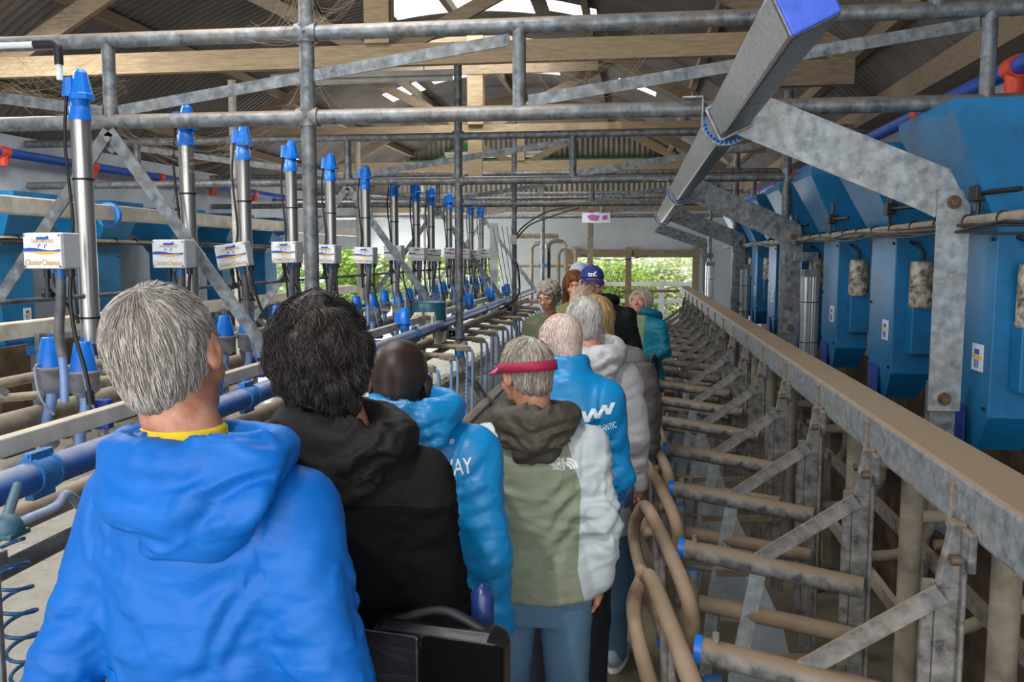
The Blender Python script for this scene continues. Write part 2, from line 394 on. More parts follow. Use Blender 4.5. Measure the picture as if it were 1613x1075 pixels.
# strip lights
def striplight(on):
    r = thing('strip_light', '', 'light', 'strip lights hung across the roof')
    b = MB(); b.box((0, 0, .05), (2.1, .1, .06)); b.build('housing', 'lampoff', r, bevel=.008)
    b = MB(); b.tube([(-1.02, 0, -.01), (1.02, 0, -.01)], .03 if not on else .035, 10); b.build('tube', 'lamp' if on else 'lampoff', r)
    for s in (-.7, .7): b = MB(); b.tube([(s, 0, .08), (s, 0, .6)], .006, 5); b.build('hanger', 'timber', r)
    return r
for (x, y, z, on, lb) in ((-3.0, 9.5, 3.86, 0, 'large dusty unlit strip light nearest the camera'), (-2.67, 13.8, 3.9, 1, 'bright strip light in the middle of the roof'), (-2.7, 17.2, 3.88, 0, 'strip light farthest away before the gable')):
    s = striplight(on); s.location = (x, y, z); s['label'] = lb

# hedge outside
def leaves(name, mat, n, boxes, size, label, grp):
    b = MB(); rnd = random.Random(hash(label) % 1000 if 0 else len(label))
    for _ in range(n):
        c, r = boxes[rnd.randrange(len(boxes))]
        while True:
            p = Vector((rnd.uniform(-1, 1), rnd.uniform(-1, 1), rnd.uniform(-1, 1)))
            if .55 < p.length < 1: break
        p = Vector((c[0]+p.x*r[0], c[1]+p.y*r[1], max(0.02, c[2]+p.z*r[2])))
        d = Vector((rnd.gauss(0, 1), rnd.gauss(0, 1), rnd.gauss(0, 1))).normalized(); _, a, e = ortho(d); s = size*rnd.uniform(.6, 1.5)
        b.add([p-a*s*.5, p+e*s*.32, p+a*s*.5, p-e*s*.32], [(0, 1, 2, 3)])
    return b.build(name, mat)
for i in range(6):
    x = -3.4+i*1.5; h = (2.0, 2.5, 2.2, 2.6, 2.1, 2.4)[i]; y = 24.2+(i % 2)*.5
    r = thing('garden_shrub', ['leafy green shrub outside, left end behind the gable doorway', 'green shrub outside, second from the left behind the doorway', 'green shrub outside behind the head in the blue cap', 'pale blossoming shrub outside, right of the doorway post', 'green shrub outside above the white gate', 'pale shrub outside at the right end of the doorway'][i], 'shrub', 'shrubs outside the gable doorway', (x, y, -.05))
    rng = random.Random(i); bx = [((rng.uniform(-.5, .5), rng.uniform(-.3, .3), rng.uniform(.4, h-.5)), (.75, .6, .6)) for _ in range(7)]
    o = leaves('foliage', 'leaf' if i % 2 == 0 else 'leaf2', 5200, bx, .11, 's%d' % i, None); o.parent = r
    b = MB()
    for q in range(5): b.tube([(rng.uniform(-.1, .1), 0, 0), (rng.uniform(-.5, .5), rng.uniform(-.3, .3), h*.8)], [.03, .008], 6)
    b.build('stem', 'timber', r)
for i in range(6):
    y = 14.5+i*2.1; rr = random.Random(50+i)
    r = thing('garden_tree', ['tree outside the left side opening, nearest of the row', 'tree outside the left side opening, second nearest', 'tree outside the left opening, third nearest', 'tree outside the left opening, fourth nearest', 'tree outside the left opening, fifth nearest', 'tree outside the left opening, farthest of the row'][i], 'tree', 'trees outside the left opening', (-10.5-(i % 2)*.6, y, -.05))
    bx = [((rr.uniform(-.6, .6), rr.uniform(-.6, .6), rr.uniform(.5, 2.6)), (.9, .9, .7)) for _ in range(7)]
    leaves('foliage', 'leaf' if i % 2 else 'leaf2', 3600, bx, .15, 't%d' % i, None).parent = r
    b = MB(); b.tube([(0, 0, 0), (0, .1, 2.4)], [.1, .04], 8); b.build('trunk', 'timber', r)
for i in range(4):
    rr = random.Random(90+i); r = thing('garden_tree', ['tree far outside the back left opening, leftmost', 'tree far outside the back left opening, second from the left', 'tree far outside the back left opening, third from the left', 'tree far outside the back left opening, rightmost'][i], 'tree', 'trees behind the back left opening', (-8.6+i*1.9, 26, -.05))
    bx = [((rr.uniform(-.7, .7), rr.uniform(-.5, .5), rr.uniform(.5, 2.4)), (.9, .8, .7)) for _ in range(7)]
    leaves('foliage', 'leaf2' if i % 2 else 'leaf', 3800, bx, .15, 'u%d' % i, None).parent = r
    b = MB(); b.tube([(0, 0, 0), (0, .1, 2.2)], [.1, .04], 8); b.build('trunk', 'timber', r)
# white gate
g = thing('white_gate', 'white tubular gate across the rear doorway', 'gate', None, (0, 20.9, 0))
b = MB(); b.box2((-1.6, 20.87, 1.18), (1.4, 20.93, 1.27)); b.box2((-1.6, 20.87, .78), (1.4, 20.93, .86)); b.box2((-1.6, 20.87, .4), (1.4, 20.93, .48)); b.build('rail', 'white', g)
for x in (-1.5, .62, 1.3): b = MB(); b.box2((x, 20.85, 0), (x+.13, 20.95, 1.3)); b.build('post', 'white', g)
shift(g)
b = MB(); b.tube([(-.3, 19, 1.12), (1.3, 19, 1.15)], .03, 8); b.tube([(-.3, 19, 1.12), (-.3, 19, 0)], .03, 8); b.tube([(1.3, 19, 1.15), (1.3, 19, 0)], .03, 8)
tag(b.build('pipe_rail', 'rump'), 'brown pipe rail in front of the white gate', 'rail')

# ================================================================== PORTAL FRAMES
def frame(i, y, right_post=True, bend=True):
    r = thing('pipe_portal_frame', ['galvanised pipe truss frame nearest the camera, overhead', 'galvanised pipe truss frame, second from the camera', 'galvanised pipe truss frame, third from the camera', 'galvanised pipe truss frame farthest from the camera'][i], 'frame', 'galvanised pipe truss frames spanning the parlour', (0, y, 0))
    R = .041; xl = -7.2 if i else -6.4; XE = 1.87
    for z, nm in ((3.13, 'top_rail'), (2.68, 'bottom_rail')):
        b = MB(); b.tube([(xl, 0, z), (XE+(.15 if z < 3 else .6), 0, z)], R, 14); b.build(nm, 'galv', r)
    for x in (-5.3, -2.95, -.61, 1.72): b = MB(); b.tube([(x, 0, 2.68), (x, 0, 3.13)], .036, 12); b.build('strut', 'galv', r)
    for a, c in (((-5.25, 3.06), (-3.0, 2.74)), ((-2.9, 2.74), (-.66, 3.06)), ((-.56, 2.74), (1.67, 3.06))):
        b = MB(); b.bar((a[0], 0, a[1]), (c[0], 0, c[1]), .062, .012); b.build('diagonal', 'galv', r)
    for x in (-1.78, -4.2):
        if x < -3: P = [(x, 0, 0), (x, 0, 3.75)]
        else: P = rounded([(x, 0, 3.9), (x, 0, .82), (-1.5, .06, .385)], .18) if bend else [(x, 0, 3.9), (x, 0, 0)]
        b = MB(); b.tube(P, R, 14); b.build('post', 'galv' if i == 0 or x > -3 else 'white_dirty', r)
        for z in (3.13, 2.68): b = MB(); b.tube([(x-.06, 0, z), (x+.06, 0, z)], R+.012, 14); b.tube([(x, 0, z-.05), (x, 0, z+.05)], R+.01, 14); b.tube([(x, -.066, z), (x, -.05, z)], .01, 6); b.build('clamp', 'galv', r)
        s = 1 if x > -3 else -1
        b = MB(); b.bar((-2.95+s*.02, -.03, 2.6), (x-s*.06, -.03, 1.1), .07, .012, (0, 0, 1), .03); b.build('brace', 'galv', r)
        b = MB(); b.tube([(x, 0, 1.06), (x, 0, 1.16)], R+.014, 14); b.bar((x, -.03, 1.11), (x-s*.1, -.03, 1.11), .06, .012); b.tube([(x-s*.07, -.06, 1.11), (x-s*.07, .02, 1.11)], .014, 8); b.build('brace_clamp', 'galv', r)
    b = MB(); b.prism([(-3.0, 0, 2.64), (-2.9, 0, 2.64), (-2.9, 0, 2.54), (-2.95, 0, 2.5), (-3.0, 0, 2.54)], (0, 1, 0), .012); b.tube([(-2.95, -.05, 2.58), (-2.95, .02, 2.58)], .018, 8); b.build('bracket', 'galv', r)
    b = MB(); b.tube([(-2.75, 0, .99), (-1.72, 0, .99)], .04, 12); b.build('cross_pipe', 'galv_tan', r)
    b = MB(); b.lathe([(.043, -.02), (.043, .01)], (-1.71, 0, .99), (1, 0, 0)); b.tube([(-1.78, 0, .87), (-1.78, 0, .95)], R+.01, 14); b.build('pipe_cap', 'blue_plastic2', r)
    if right_post: b = MB(); b.tube([(1.47, 0, 0), (1.47, 0, 3.5)], .043, 14); b.build('post', 'galv', r)
    else: b = MB(); b.tube([(1.47, 0, 3.13), (1.47, 0, 3.6)], .043, 14); b.build('post', 'galv', r)
    b = MB(); b.tube([(XE+.06, 0, 2.68), (XE+.14, 0, 2.68)], R+.014, 14); b.tube([(XE+.1, -.07, 2.68), (XE+.1, -.05, 2.68)], .012, 6); b.build('end_fitting', 'galv', r)
    return r
for i, y in enumerate((4.65, 8.8, 13.0, 17.2)): frame(i, y, right_post=i > 0)
# extra slim far pipes across
for i, (y, z) in enumerate(((15.1, 2.9), (18.6, 2.98))):
    b = MB(); b.tube([(-6.5, y, z), (1.6, y, z)], .03, 8); tag(b.build('cross_pipe', 'white_dirty' if i else 'galv'), ['slim grey pipe spanning the parlour between the far frames', 'whitish pipe spanning the far end before the pale panel'][i], 'pipe')

# ================================================================== RIGHT SIDE
# square section drive tube
r = thing('drive_tube', 'long grey square steel tube running overhead with a blue end cap', 'tube', None, (.46, 2.57, 2.6))
C0 = Vector((.465, 2.57, 2.63)); C1 = Vector((.43, 13.4, 2.47)); ax = (C1-C0).normalized(); S = .155; ang = math.radians(-26)
up = Vector((0, 0, 1)); sx = ax.cross(up).normalized(); upv = sx.cross(ax)
U = sx*math.cos(ang)+upv*(-math.sin(ang))*-1; U = (sx*math.cos(ang)-upv*math.sin(ang)); V = (sx*math.sin(ang)+upv*math.cos(ang))
RT = Matrix((U, ax, V)).transposed()
b = MB(); b.box((C0+C1)/2, (S, (C1-C0).length, S), RT); b.build('box_section', 'tubesteel', r, bevel=.014)
b = MB(); b.box(C0-ax*.008, (S*.93, .02, S*.93), RT); b.build('end_cap', plain('cap_blue', '#3f62d8', .45), r, bevel=.006)
shift(r)
for i, y in enumerate((4.55, 8.75, 13.0)):
    c = C0.lerp(C1, (y-2.57)/(13.4-2.57))
    r = thing('tube_bearing', ['U-strap and blue bearing ring on the near end of the overhead square tube', 'U-strap and blue bearing ring on the middle of the overhead square tube', 'U-strap and blue ring at the far end of the overhead square tube'][i], 'bracket', 'bearing straps round the overhead square tube', tuple(c))
    b = MB(); P = [c+Vector((.12*math.cos(a), .02, .12*math.sin(a)-.0)) for a in [PI+PI*k/14 for k in range(15)]]
    P = [c+Vector((-.12, .02, .12))]+P+[c+Vector((.12, .02, .12))]
    for k in range(len(P)-1):
        b.bar(P[k], P[k+1], .06, .006, (0, 1, 0), .002)
    b.box(c+Vector((-.17, .02, .12)), (.1, .08, .008)); b.box(c+Vector((.17, .02, .12)), (.1, .08, .008)); b.build('strap', 'galv_plate', r)
    b = MB()
    for k in range(16):
        a0 = PI*1.0+PI*k/16; a1 = a0+PI/16
        b.bar(c+Vector((.11*math.cos(a0), .0, .11*math.sin(a0))), c+Vector((.11*math.cos(a1), .0, .11*math.sin(a1))), .05, .014, (0, 1, 0), .003)
    b.build('bearing_ring', 'blue_plastic', r)
    b = MB(); q = S*.54; P = [c-ax*.12+(U*a+V*d)*q for a, d in ((-1, 1), (-1, -1), (1, -1), (1, 1))]
    for k in range(4): b.tube([P[k], P[(k+1) % 4]], .009, 6)
    b.build('u_bolt', 'galv_plate', r)
    b = MB(); b.tube([(c.x-.17, c.y+.02, c.z+.1), (c.x-.17, c.y+.02, 2.75)], .008, 6); b.build('hanger_bolt', 'brass', r)
    shift(r)
# bent arms carrying the tube
for i, y in enumerate((4.49, 8.69, 12.88, 18.6)):
    z1 = 2.2 if i == 0 else 2.12; X = 1.53
    r = thing('bracket_arm', ['galvanised bracket arm nearest the camera with its flat post on the right', 'galvanised bracket arm, second from the camera', 'galvanised bracket arm, third from the camera', 'galvanised bracket arm farthest from the camera'][i], 'bracket', 'cranked arms reaching over to the overhead tube', (X, y, 0))
    zt = 2.6-(.05*i)
    b = MB(); b.prism([(.44, y, zt-.05), (.56, y, zt+.11), (.66, y, zt+.1), (X+.03, y, z1+.12), (X+.07, y, z1+.08), (X+.075, y, z1-.02), (X-.08, y, z1-.09), (X-.16, y, z1-.05)], (0, 1, 0), .012); b.build('arm_plate', 'galv_plate' if i == 0 else 'galv', r)
    b = MB(); b.box2((X-.075, y-.03, 1.16), (X+.075, y-.018, z1+.04)); b.build('post_plate', 'galv_plate' if i == 0 else 'galv', r)
    b = MB(); b.box2((X-.06, y-.01, 0), (X+.06, y+.06, 1.3)); b.build('foot_post', 'galv', r)
    for zz in (z1-.02, 1.22): b = MB(); b.tube([(X, y-.05, zz), (X, y-.02, zz)], .022, 6); b.tube([(X, y-.032, zz), (X, y-.028, zz)], .034, 14); b.build('bolt', 'brass', r)
    shift(r)
# long dusty beam
b = MB(); b.box2((.83, 1.0, 1.235), (1.0, 15.6, 1.372)); tag(b.build('stall_beam', 'beam_dusty', bevel=.012), 'long galvanised box beam thick with tan dust above the right stalls', 'beam')
# stall divider units
def stall():
    r = thing('stall_divider', '', 'stall divider', 'galvanised stall dividers under the long beam')
    # upright with cranked head on beam face
    b = MB(); b.box2((.76, -.012, .12), (.822, .012, 1.12)); b.box2((.812, -.04, .12), (.824, .04, 1.2)); b.prism([(.76, 0, 1.1), (.822, 0, 1.1), (.828, 0, 1.27), (.79, 0, 1.27)], (0, 1, 0), .03); b.build('upright', 'galv_stall', r, bevel=.006)
    b = MB(); b.box2((.81, -.075, 1.16), (.83, .075, 1.26)); b.box2((.815, .08, 1.225), (.838, .11, 1.35)); b.build('beam_saddle', 'galv_stall', r, bevel=.006)
    for s in (-.055, .055): b = MB(); b.tube([(.775, s, 1.19), (.80, s, 1.19)], .014, 6); b.build('bolt', 'brass', r)
    b = MB(); b.box2((.73, -.006, .3), (.758, .006, 1.12)); b.build('side_plate', 'galv_stall', r)
    b = MB(); b.tube([(.196, .08, .86), (.79, -.06, .80)], .036, 14); b.build('divider_pipe', 'galv_stall', r)
    b = MB(); b.tube([(.18, .083, .861), (.2, .08, .86)], .0395, 14); b.tube([(.23, .062, .79), (.23, .062, .775)], .026, 12); b.build('blue_bush', 'blue_plastic', r)
    b = MB(); b.tube([(.235, .07, .88), (.235, .07, .915)], .01, 8); b.tube([(.23, .06, .79), (.23, .02, .35)], .024, 10); b.build('hinge_tube', 'galv_stall', r)
    b = MB(); b.bar((.45, .02, .85), (.76, -.03, 1.09), .05, .012, (0, 0, 1), .01); b.build('diagonal_brace', 'galv_stall', r)
    b = MB(); b.bar((.46, .02, .84), (.39, .02, .42), .055, .012, (1, 0, 0)); b.bar((.39, .02, .43), (.355, .02, 0), .055, .012, (1, 0, 0)); b.build('leg', 'galv_plate', r)
    b = MB(); b.tube([(.2, .1, .66), (.79, -.05, .62)], .03, 10); b.build('lower_pipe', 'rump', r)
    b = MB(); b.tube([(.2, .04, .52), (.4, .03, .5)], .012, 6); b.bar((.39, .0, .5), (.76, -.02, .52), .03, .012); b.build('link_bar', 'rump', r)
    return r
s0 = stall(); NS = 15
SY = [2.22+.82*k for k in range(NS)]
for k, y in enumerate(SY):
    o = s0 if k == 0 else copy_tree(s0); o.location = (0, y, 0); o['label'] = 'galvanised stall divider with blue-ended pipe, %s to the camera' % ordl(k, NS)
# extra divider at the very front bottom (pipe seen at the frame edge)
# rump rail loops
def loop():
    P = [(.07, 0, .85), (.035, .05, .79), (.02, .06, .72), (.03, .02, .65), (.06, -.16, .6), (.10, -.45, .59), (.15, -.74, .59), (.19, -.88, .63), (.205, -.94, .71), (.20, -.92, .79), (.17, -.8, .855), (.12, -.42, .87)]
    r = thing('rump_rail', '', 'rump rail', 'brown looped rump rails hanging along the walkway')
    b = MB(); b.tube(catmull(P, 5, True), .027, 10, cap=False); b.build('loop', 'rump', r)
    b = MB(); b.tube([(.11, -.2, .84), (.13, -.22, .36)], .016, 8); b.box((.135, -.25, .6), (.02, .05, .4)); b.build('hanger', 'galv_stall', r)
    b = MB(); b.tube([(.13, -.22, .36), (.13, -.22, .33)], .012, 8); b.build('blue_plug', 'blue_plastic', r)
    return r
l0 = loop()
for k in range(NS):
    o = l0 if k == 0 else copy_tree(l0); o.location = (0, 2.03+.82*k, 0); o['label'] = 'brown looped rump rail, %s to the camera along the aisle' % ordl(k, NS)
b = MB(); b.tube([(.17, 1.2, .34), (.17, 14.6, .34)], .022, 8); tag(b.build('lower_rail', 'rump'), 'low brown rail running under the rump loops', 'rail')
# round posts behind the beam
def vpost():
    r = thing('neck_rail_post', '', 'post', 'tan round posts behind the long beam')
    b = MB(); b.tube([(1.05, 0, 0), (1.05, 0, 1.24)], .04, 14); b.build('tube', 'galv_tan', r)
    b = MB(); b.bar((1.1, .12, 1.22), (1.2, .36, .05), .05, .05, (1, 0, 0)); b.build('slanted_stay', 'galv_tan', r)
    b = MB(); P = [(1.08, .0, .95), (1.3, .05, .95), (1.42, .05, .8), (1.42, .05, .62), (1.3, .05, .5), (1.08, 0, .5)]; b.tube(rounded(P, .1), .026, 10); b.build('ring_rail', 'galv_tan', r)
    return r
v0 = vpost()
for k in range(16):
    o = v0 if k == 0 else copy_tree(v0); o.location = (0, 1.68+.83*k, 0); o['label'] = 'tan round post under the long beam, %s to the camera' % ordl(k, 16)
for i, (x, z, h) in enumerate(((1.12, .78, .05), (1.12, .42, .06), (1.45, .95, .07))):
    b = MB(); b.box2((x, 1, z-h/2), (x+.03, 15, z+h/2)); tag(b.build('long_rail', 'galv_tan' if i else 'galv_stall'), ['upper flat rail behind the tan posts', 'lower flat rail behind the tan posts', 'flat rail along the feed trough lip'][i], 'rail')
# feed trough
t = thing('feed_trough', 'dark dusty feed trough running below the right hoppers', 'trough', None, (1.8, 8, 0))
b = MB(); b.box2((1.5, .8, .0), (1.54, 15.4, .55)); b.box2((2.22, .8, 0), (2.26, 15.4, .95)); b.build('side', 'darkwood', t)
b = MB(); b.box2((1.54, .8, .18), (2.22, 15.4, .22)); b.build('base', 'darkwood', t); shift(t)
# kick sheets between stalls
def kick():
    b = MB(); P = [Vector((.48, 0, .0)), Vector((.74, 0, .0)), Vector((.66, 0, .34)), Vector((.56, 0, .56)), Vector((.5, 0, .55))]; b.prism(P, (.15, 1, 0), .012); return b.build('kick_sheet', 'sheet_white')
k0 = kick(); tag(k0, 'scuffed pale kick sheet between stalls', 'panel', 'pale kick sheets between the stalls')
for k in range(12):
    o = k0 if k == 0 else k0.copy()
    if k: COL.objects.link(o)
    o.location = (0, 2.05+.82*k, 0); o['label'] = 'scuffed pale kick sheet low in the stalls, %s to the camera' % ordl(k, 12)
# hoppers
def hopper():
    r = thing('feed_hopper', '', 'feed hopper', 'blue feed hoppers')
    b = MB(); b.frustum([(0, -.28, 2.05), (.26, -.28, 2.05), (.26, .28, 2.05), (0, .28, 2.05)], [(-.26, -.4, 2.56), (.6, -.4, 2.56), (.6, .4, 2.56), (-.26, .4, 2.56)])
    b.box2((-.26, -.4, 2.56), (.6, .4, 2.62)); b.build('funnel', 'hopper', r)
    b = MB(); b.box2((0, -.28, 1.16), (.25, .28, 2.06)); b.build('body', 'hopper', r, bevel=.006)
    b = MB(); b.frustum([(.02, -.12, .98), (.22, -.12, .98), (.22, .12, .98), (.02, .12, .98)], [(.0, -.28, 1.16), (.25, -.28, 1.16), (.25, .28, 1.16), (0, .28, 1.16)]); b.build('chute', 'hopper', r)
    b = MB(); b.box2((.08, -.4, 1.3), (.27, -.28, 1.62)); b.build('gearbox', 'hopper', r, bevel=.006)
    b = MB(); b.box2((-.012, -.02, .95), (-.004, .22, 1.18)); b.build('flap', 'flap', r)
    b = MB(); b.lathe([(.02, -.17), (.066, -.165), (.072, -.15), (.07, .1), (.066, .125), (.02, .13)], (.14, -.36, 1.76), (0, 0, 1), 18); b.build('motor', 'motor', r)
    b = MB(); b.tube(catmull([(.14, -.36, 1.88), (.14, -.36, 1.95), (.1, -.32, 2.0), (.06, -.1, 2.03)], 5), .012, 8); b.build('motor_cable', 'black', r)
    b = MB(); b.box2((-.006, -.2, 1.37), (-.001, -.07, 1.5)); lb = b.build('label_plate', 'white', r)
    b = MB(); b.box2((-.009, -.16, 1.45), (-.0065, -.105, 1.475)); b.cur = 1; b.box2((-.009, -.19, 1.43), (-.0065, -.08, 1.445)); b.cur = 0
    for q in (-.155, -.135, -.115): b.box2((-.009, q, 1.385), (-.0065, q+.006, 1.425))
    b.build('label_print', ['label_blue', 'label_gold'], lb)
    for (yy, zz) in ((-.24, 1.2), (.24, 1.2), (-.24, 2.0), (.24, 1.6)): b = MB(); b.tube([(-.012, yy, zz), (0, yy, zz)], .01, 6); b.build('rivet', 'black', r)
    return r
h0 = hopper(); hr = [4.55, 6.1, 7.65, 9.2, 10.75, 12.3, 13.85]
for k, y in enumerate(hr):
    o = h0 if k == 0 else copy_tree(h0); o.location = (1.66, y, 0); o['label'] = 'blue feed hopper on the right wall, %s to the camera' % ordl(k, 7)
    o['group'] = 'blue feed hoppers on the right'
for k, y in enumerate((6.2, 7.7, 9.2, 10.7, 12.2, 13.7)):
    o = clone(h0, (-5.95, y, -.1), 'blue feed hopper on the left wall, %s to the camera' % ordl(k, 6), PI); o.scale = (1, .82, 1); o['group'] = 'blue feed hoppers on the left'
# dirty pipe + junctions along hoppers
for sgn, x, lb in ((1, 1.58, 'right'), (-1, -5.86, 'left')):
    r = thing('cable_pipe', 'dusty pale pipe strapped with cables along the %s hoppers' % lb, 'pipe', None, (x, 8, 2.07))
    b = MB(); b.tube([(x, 1.8, 2.09), (x, 15.5, 2.05)], .03, 10); b.build('pipe', 'galv_tan', r)
    rr = random.Random(3); b = MB()
    for q in range(3):
        P = [(x-sgn*.03+rr.uniform(-.01, .01), 1.8+k*.7, 2.06+rr.uniform(-.045, .02)) for k in range(20)]; b.tube(catmull(P, 3), .007, 5)
    b.build('cable', 'black', r)
    for k in range(22): b = MB(); b.tube([(x, 2+k*.4, 2.087), (x, 2.012+k*.4, 2.087)], .034, 10); b.build('cable_tie', 'black', r)
    shift(r)
def junction():
    r = thing('hook_valve', '', 'valve', 'black hooked valves on the right cable pipe')
    b = MB(); b.box((0, 0, .1), (.06, .09, .07)); b.tube([(0, 0, .06), (0, 0, 0)], .012, 6); b.build('body', 'black', r, bevel=.006)
    b = MB(); b.tube(catmull([(0, -.02, .13), (0, -.02, .2), (0, .01, .235), (0, .04, .2), (0, .04, .1), (0, .02, .02)], 5), .009, 6); b.build('hook', 'hose_grey', r)
    b = MB(); b.tube([(0, -.04, .1), (.06, -.3, .1)], .012, 8); b.build('lead', 'black', r)
    return r
j0 = junction()
for k, y in enumerate((4.5, 5.9, 7.5, 9.05, 10.6)):
    o = j0 if k == 0 else copy_tree(j0); o.location = (1.58, y-.2, 2.11); o['label'] = 'black valve with grey hook on the right cable pipe, %s to the camera' % ordl(k, 5)
# auger pipes
for x, z, lb, y0 in ((2.02, 2.93, 'right', 1.5), (-6.3, 2.66, 'left', 3)):
    if lb == 'left': z = 2.98; x = -6.45
    r = thing('auger_pipe', 'blue feed auger pipe with orange elbows above the %s hoppers' % lb, 'pipe', None, (x, 8, z))
    b = MB(); b.tube([(x, y0, z), (x, 16, z)], .05, 14); b.build('pipe', 'auger_pipe', r)
    for y in (hr if lb == 'right' else (6.2, 7.7, 9.2, 10.7, 12.2, 13.7)): b = MB(); b.tube([(x, y+.48, z), (x, y+.6, z)], .062, 14); b.tube(rounded([(x, y+.54, z), (x, y+.54, z-.14)], .05), .05, 12); b.build('elbow', 'orange', r)
    shift(r)
# air cylinders
for i, (x, y) in enumerate(((1.66, 8.45), (1.6, 12.9), (1.4, 16.2))):
    r = thing('air_cylinder', ['ribbed aluminium air cylinder nearest, standing behind the long beam', 'ribbed aluminium air cylinder in the middle, behind the beam', 'ribbed aluminium air cylinder farthest, by the doorway'][i], 'cylinder', 'aluminium air cylinders on the right', (x, y, 0))
    b = MB(); n = 20; prof = [(.082 if k % 2 else .076) for k in range(2*n)]
    vs = []; 
    for z in (.95, 1.72):
        for k in range(2*n): a = PI*k/n; vs.append((prof[k]*math.cos(a), prof[k]*math.sin(a), z))
    m = 2*n; b.add(vs, [(k, (k+1) % m, m+(k+1) % m, m+k) for k in range(m)]+[tuple(range(m-1, -1, -1)), tuple(range(m, 2*m))]); b.build('barrel', 'alu', r)
    b = MB(); b.box((0, 0, 1.755), (.15, .15, .07)); b.tube([(0, 0, 1.79), (0, 0, 1.88)], .02, 8); b.box((-.05, 0, 1.91), (.22, .05, .09)); b.build('end_fitting', 'galv', r, bevel=.004)
    b = MB(); b.tube([(0, 0, .96), (0, 0, .0)], .02, 8); b.build('piston_rod', 'galv', r)
    for z in (1.1, 1.48): b = MB(); b.tube([(0, 0, z), (0, 0, z+.008)], .086, 16); b.build('cable_tie', 'black', r)
# ================================================================== LEFT SIDE
r = thing('drive_tube', 'pale square drive tube running along the far left stalls', 'tube', None, (-4.9, 9, 2.32))
b = MB(); b.box2((-4.97, 2, 2.25), (-4.83, 15, 2.39)); b.build('box_section', 'white_dirty', r, bevel=.012)
for y in (7.6, 11.6): b = MB(); b.tube([(-4.9, y, 2.3), (-4.9, y+.04, 2.3)], .12, 16); b.build('bearing_ring', 'blue_plastic2', r)
for y in (4.65, 8.8, 13): b = MB(); b.tube([(-4.9, y, 2.39), (-4.9, y, 2.66)], .012, 6); b.build('hanger_bolt', 'galv', r)
shift(r)
b = MB(); b.box2((-5.25, 2, 1.22), (-5.1, 15.6, 1.36)); tag(b.build('stall_beam', 'white_dirty', bevel=.01), 'pale long beam of the far left stalls in front of the blue hoppers', 'beam')
def lstall():
    r = thing('stall_divider', '', 'stall divider', 'pale stall dividers under the left beam')
    b = MB(); b.box2((-5.09, -.04, .1), (-5.05, .04, 1.25)); b.build('upright', 'galv', r)
    b = MB(); b.bar((-5.07, 0, 1.1), (-4.75, .02, .86), .05, .012); b.build('diagonal_brace', 'galv', r)
    b = MB(); b.tube([(-5.07, 0, .8), (-4.4, .1, .86)], .034, 10); b.build('divider_pipe', 'galv_tan', r)
    b = MB(); b.tube([(-4.4, .1, .86), (-4.38, .1, .86)], .038, 10); b.box((-5.14, .0, 1.1), (.1, .06, .08)); b.build('blue_bush', 'blue_plastic2', r)
    b = MB(); b.tube([(-5.3, .3, 0), (-5.3, .3, 1.22)], .04, 10); b.tube([(-5.32, .32, 1.2), (-5.42, .5, 0)], .03, 8); b.build('round_post', 'galv_tan', r)
    b = MB(); b.box2((-5.6, .1, 0.1), (-5.55, .5, 1.1)); b.build('board', 'darkwood', r)
    return r
s = lstall()
for k in range(14):
    o = s if k == 0 else copy_tree(s); o.location = (0, 3.4+.85*k, 0); o['label'] = 'pale stall divider on the far left, %s to the camera' % ordl(k, 14)
# rails and pipes of the milking line
b = MB(); b.box2((-2.13, 1.3, 1.25), (-2.08, 16, 1.315)); tag(b.build('square_rail', 'white_dirty', bevel=.005), 'cream square rail running beside the blue milk pipe', 'rail')
r = thing('milk_pipe', 'thick dusty blue milk pipe running the length of the milking line', 'pipe', None, (-1.93, 8, 1.215))
b = MB(); b.tube([(-1.93, 1.0, 1.205), (-1.93, 17, 1.225)], .052, 18); b.build('pipe', 'blue_pipe', r)
for y in (2.55, 4.1, 5.9, 7.5, 9.35, 11.2, 13.2):
    b = MB()
    for q in (-.045, .045): b.tube([(-1.93, y+q-.008, 1.21), (-1.93, y+q+.008, 1.21)], .06, 16)
    b.tube([(-1.93, y-.04, 1.21), (-1.93, y+.04, 1.21)], .056, 16)
    b.box((-1.93, y, 1.275), (.03, .11, .025)); b.box((-1.93, y, 1.145), (.03, .11, .025)); b.tube([(-1.93, y-.06, 1.28), (-1.93, y+.06, 1.28)], .008, 6); b.build('clamp', 'blue_plastic2', r)
shift(r)
for i, (x, z, rad, mt, lb) in enumerate(((-2.0, 1.06, .045, 'galv_tan', 'dusty pale pipe slung just below the blue milk pipe'), (-1.93, .95, .03, 'hose_grey', 'grey vacuum pipe lowest under the blue milk pipe'), (-2.75, 1.18, .05, 'galv_tan', 'broad pale pipe behind the milk meters'), (-3.1, 1.08, .04, 'galv_tan', 'pale pipe behind the milk meters, further left'), (-2.5, 1.02, .03, 'rump', 'brown thin pipe under the milk meters'), (-3.3, 1.25, .03, 'galv_tan', 'slim pale pipe farthest left behind the meters'))):
    b = MB(); b.tube([(x, 1.2, z), (x, 16.5, z)], rad, 12); tag(b.build('long_pipe', mt), lb, 'pipe')
b = MB(); b.tube([(-1.5, 1.5, .385), (-1.5, 16.5, .385)], .05, 14)
for y in (2.3, 4.7, 6.7, 8.85, 11, 13.1): b.tube([(-1.5, y, .385), (-1.5, y+.08, .385)], .066, 14)
tag(b.build('kerb_rail', 'galv'), 'dark grey pipe rail along the walkway edge near the floor', 'rail')
b = MB(); b.tube([(-2.6, 1.5, 1.73), (-2.6, 16, 1.73)], .012, 6); tag(b.build('water_line', 'hose_grey'), 'thin dark water line passing behind the control boxes', 'pipe')

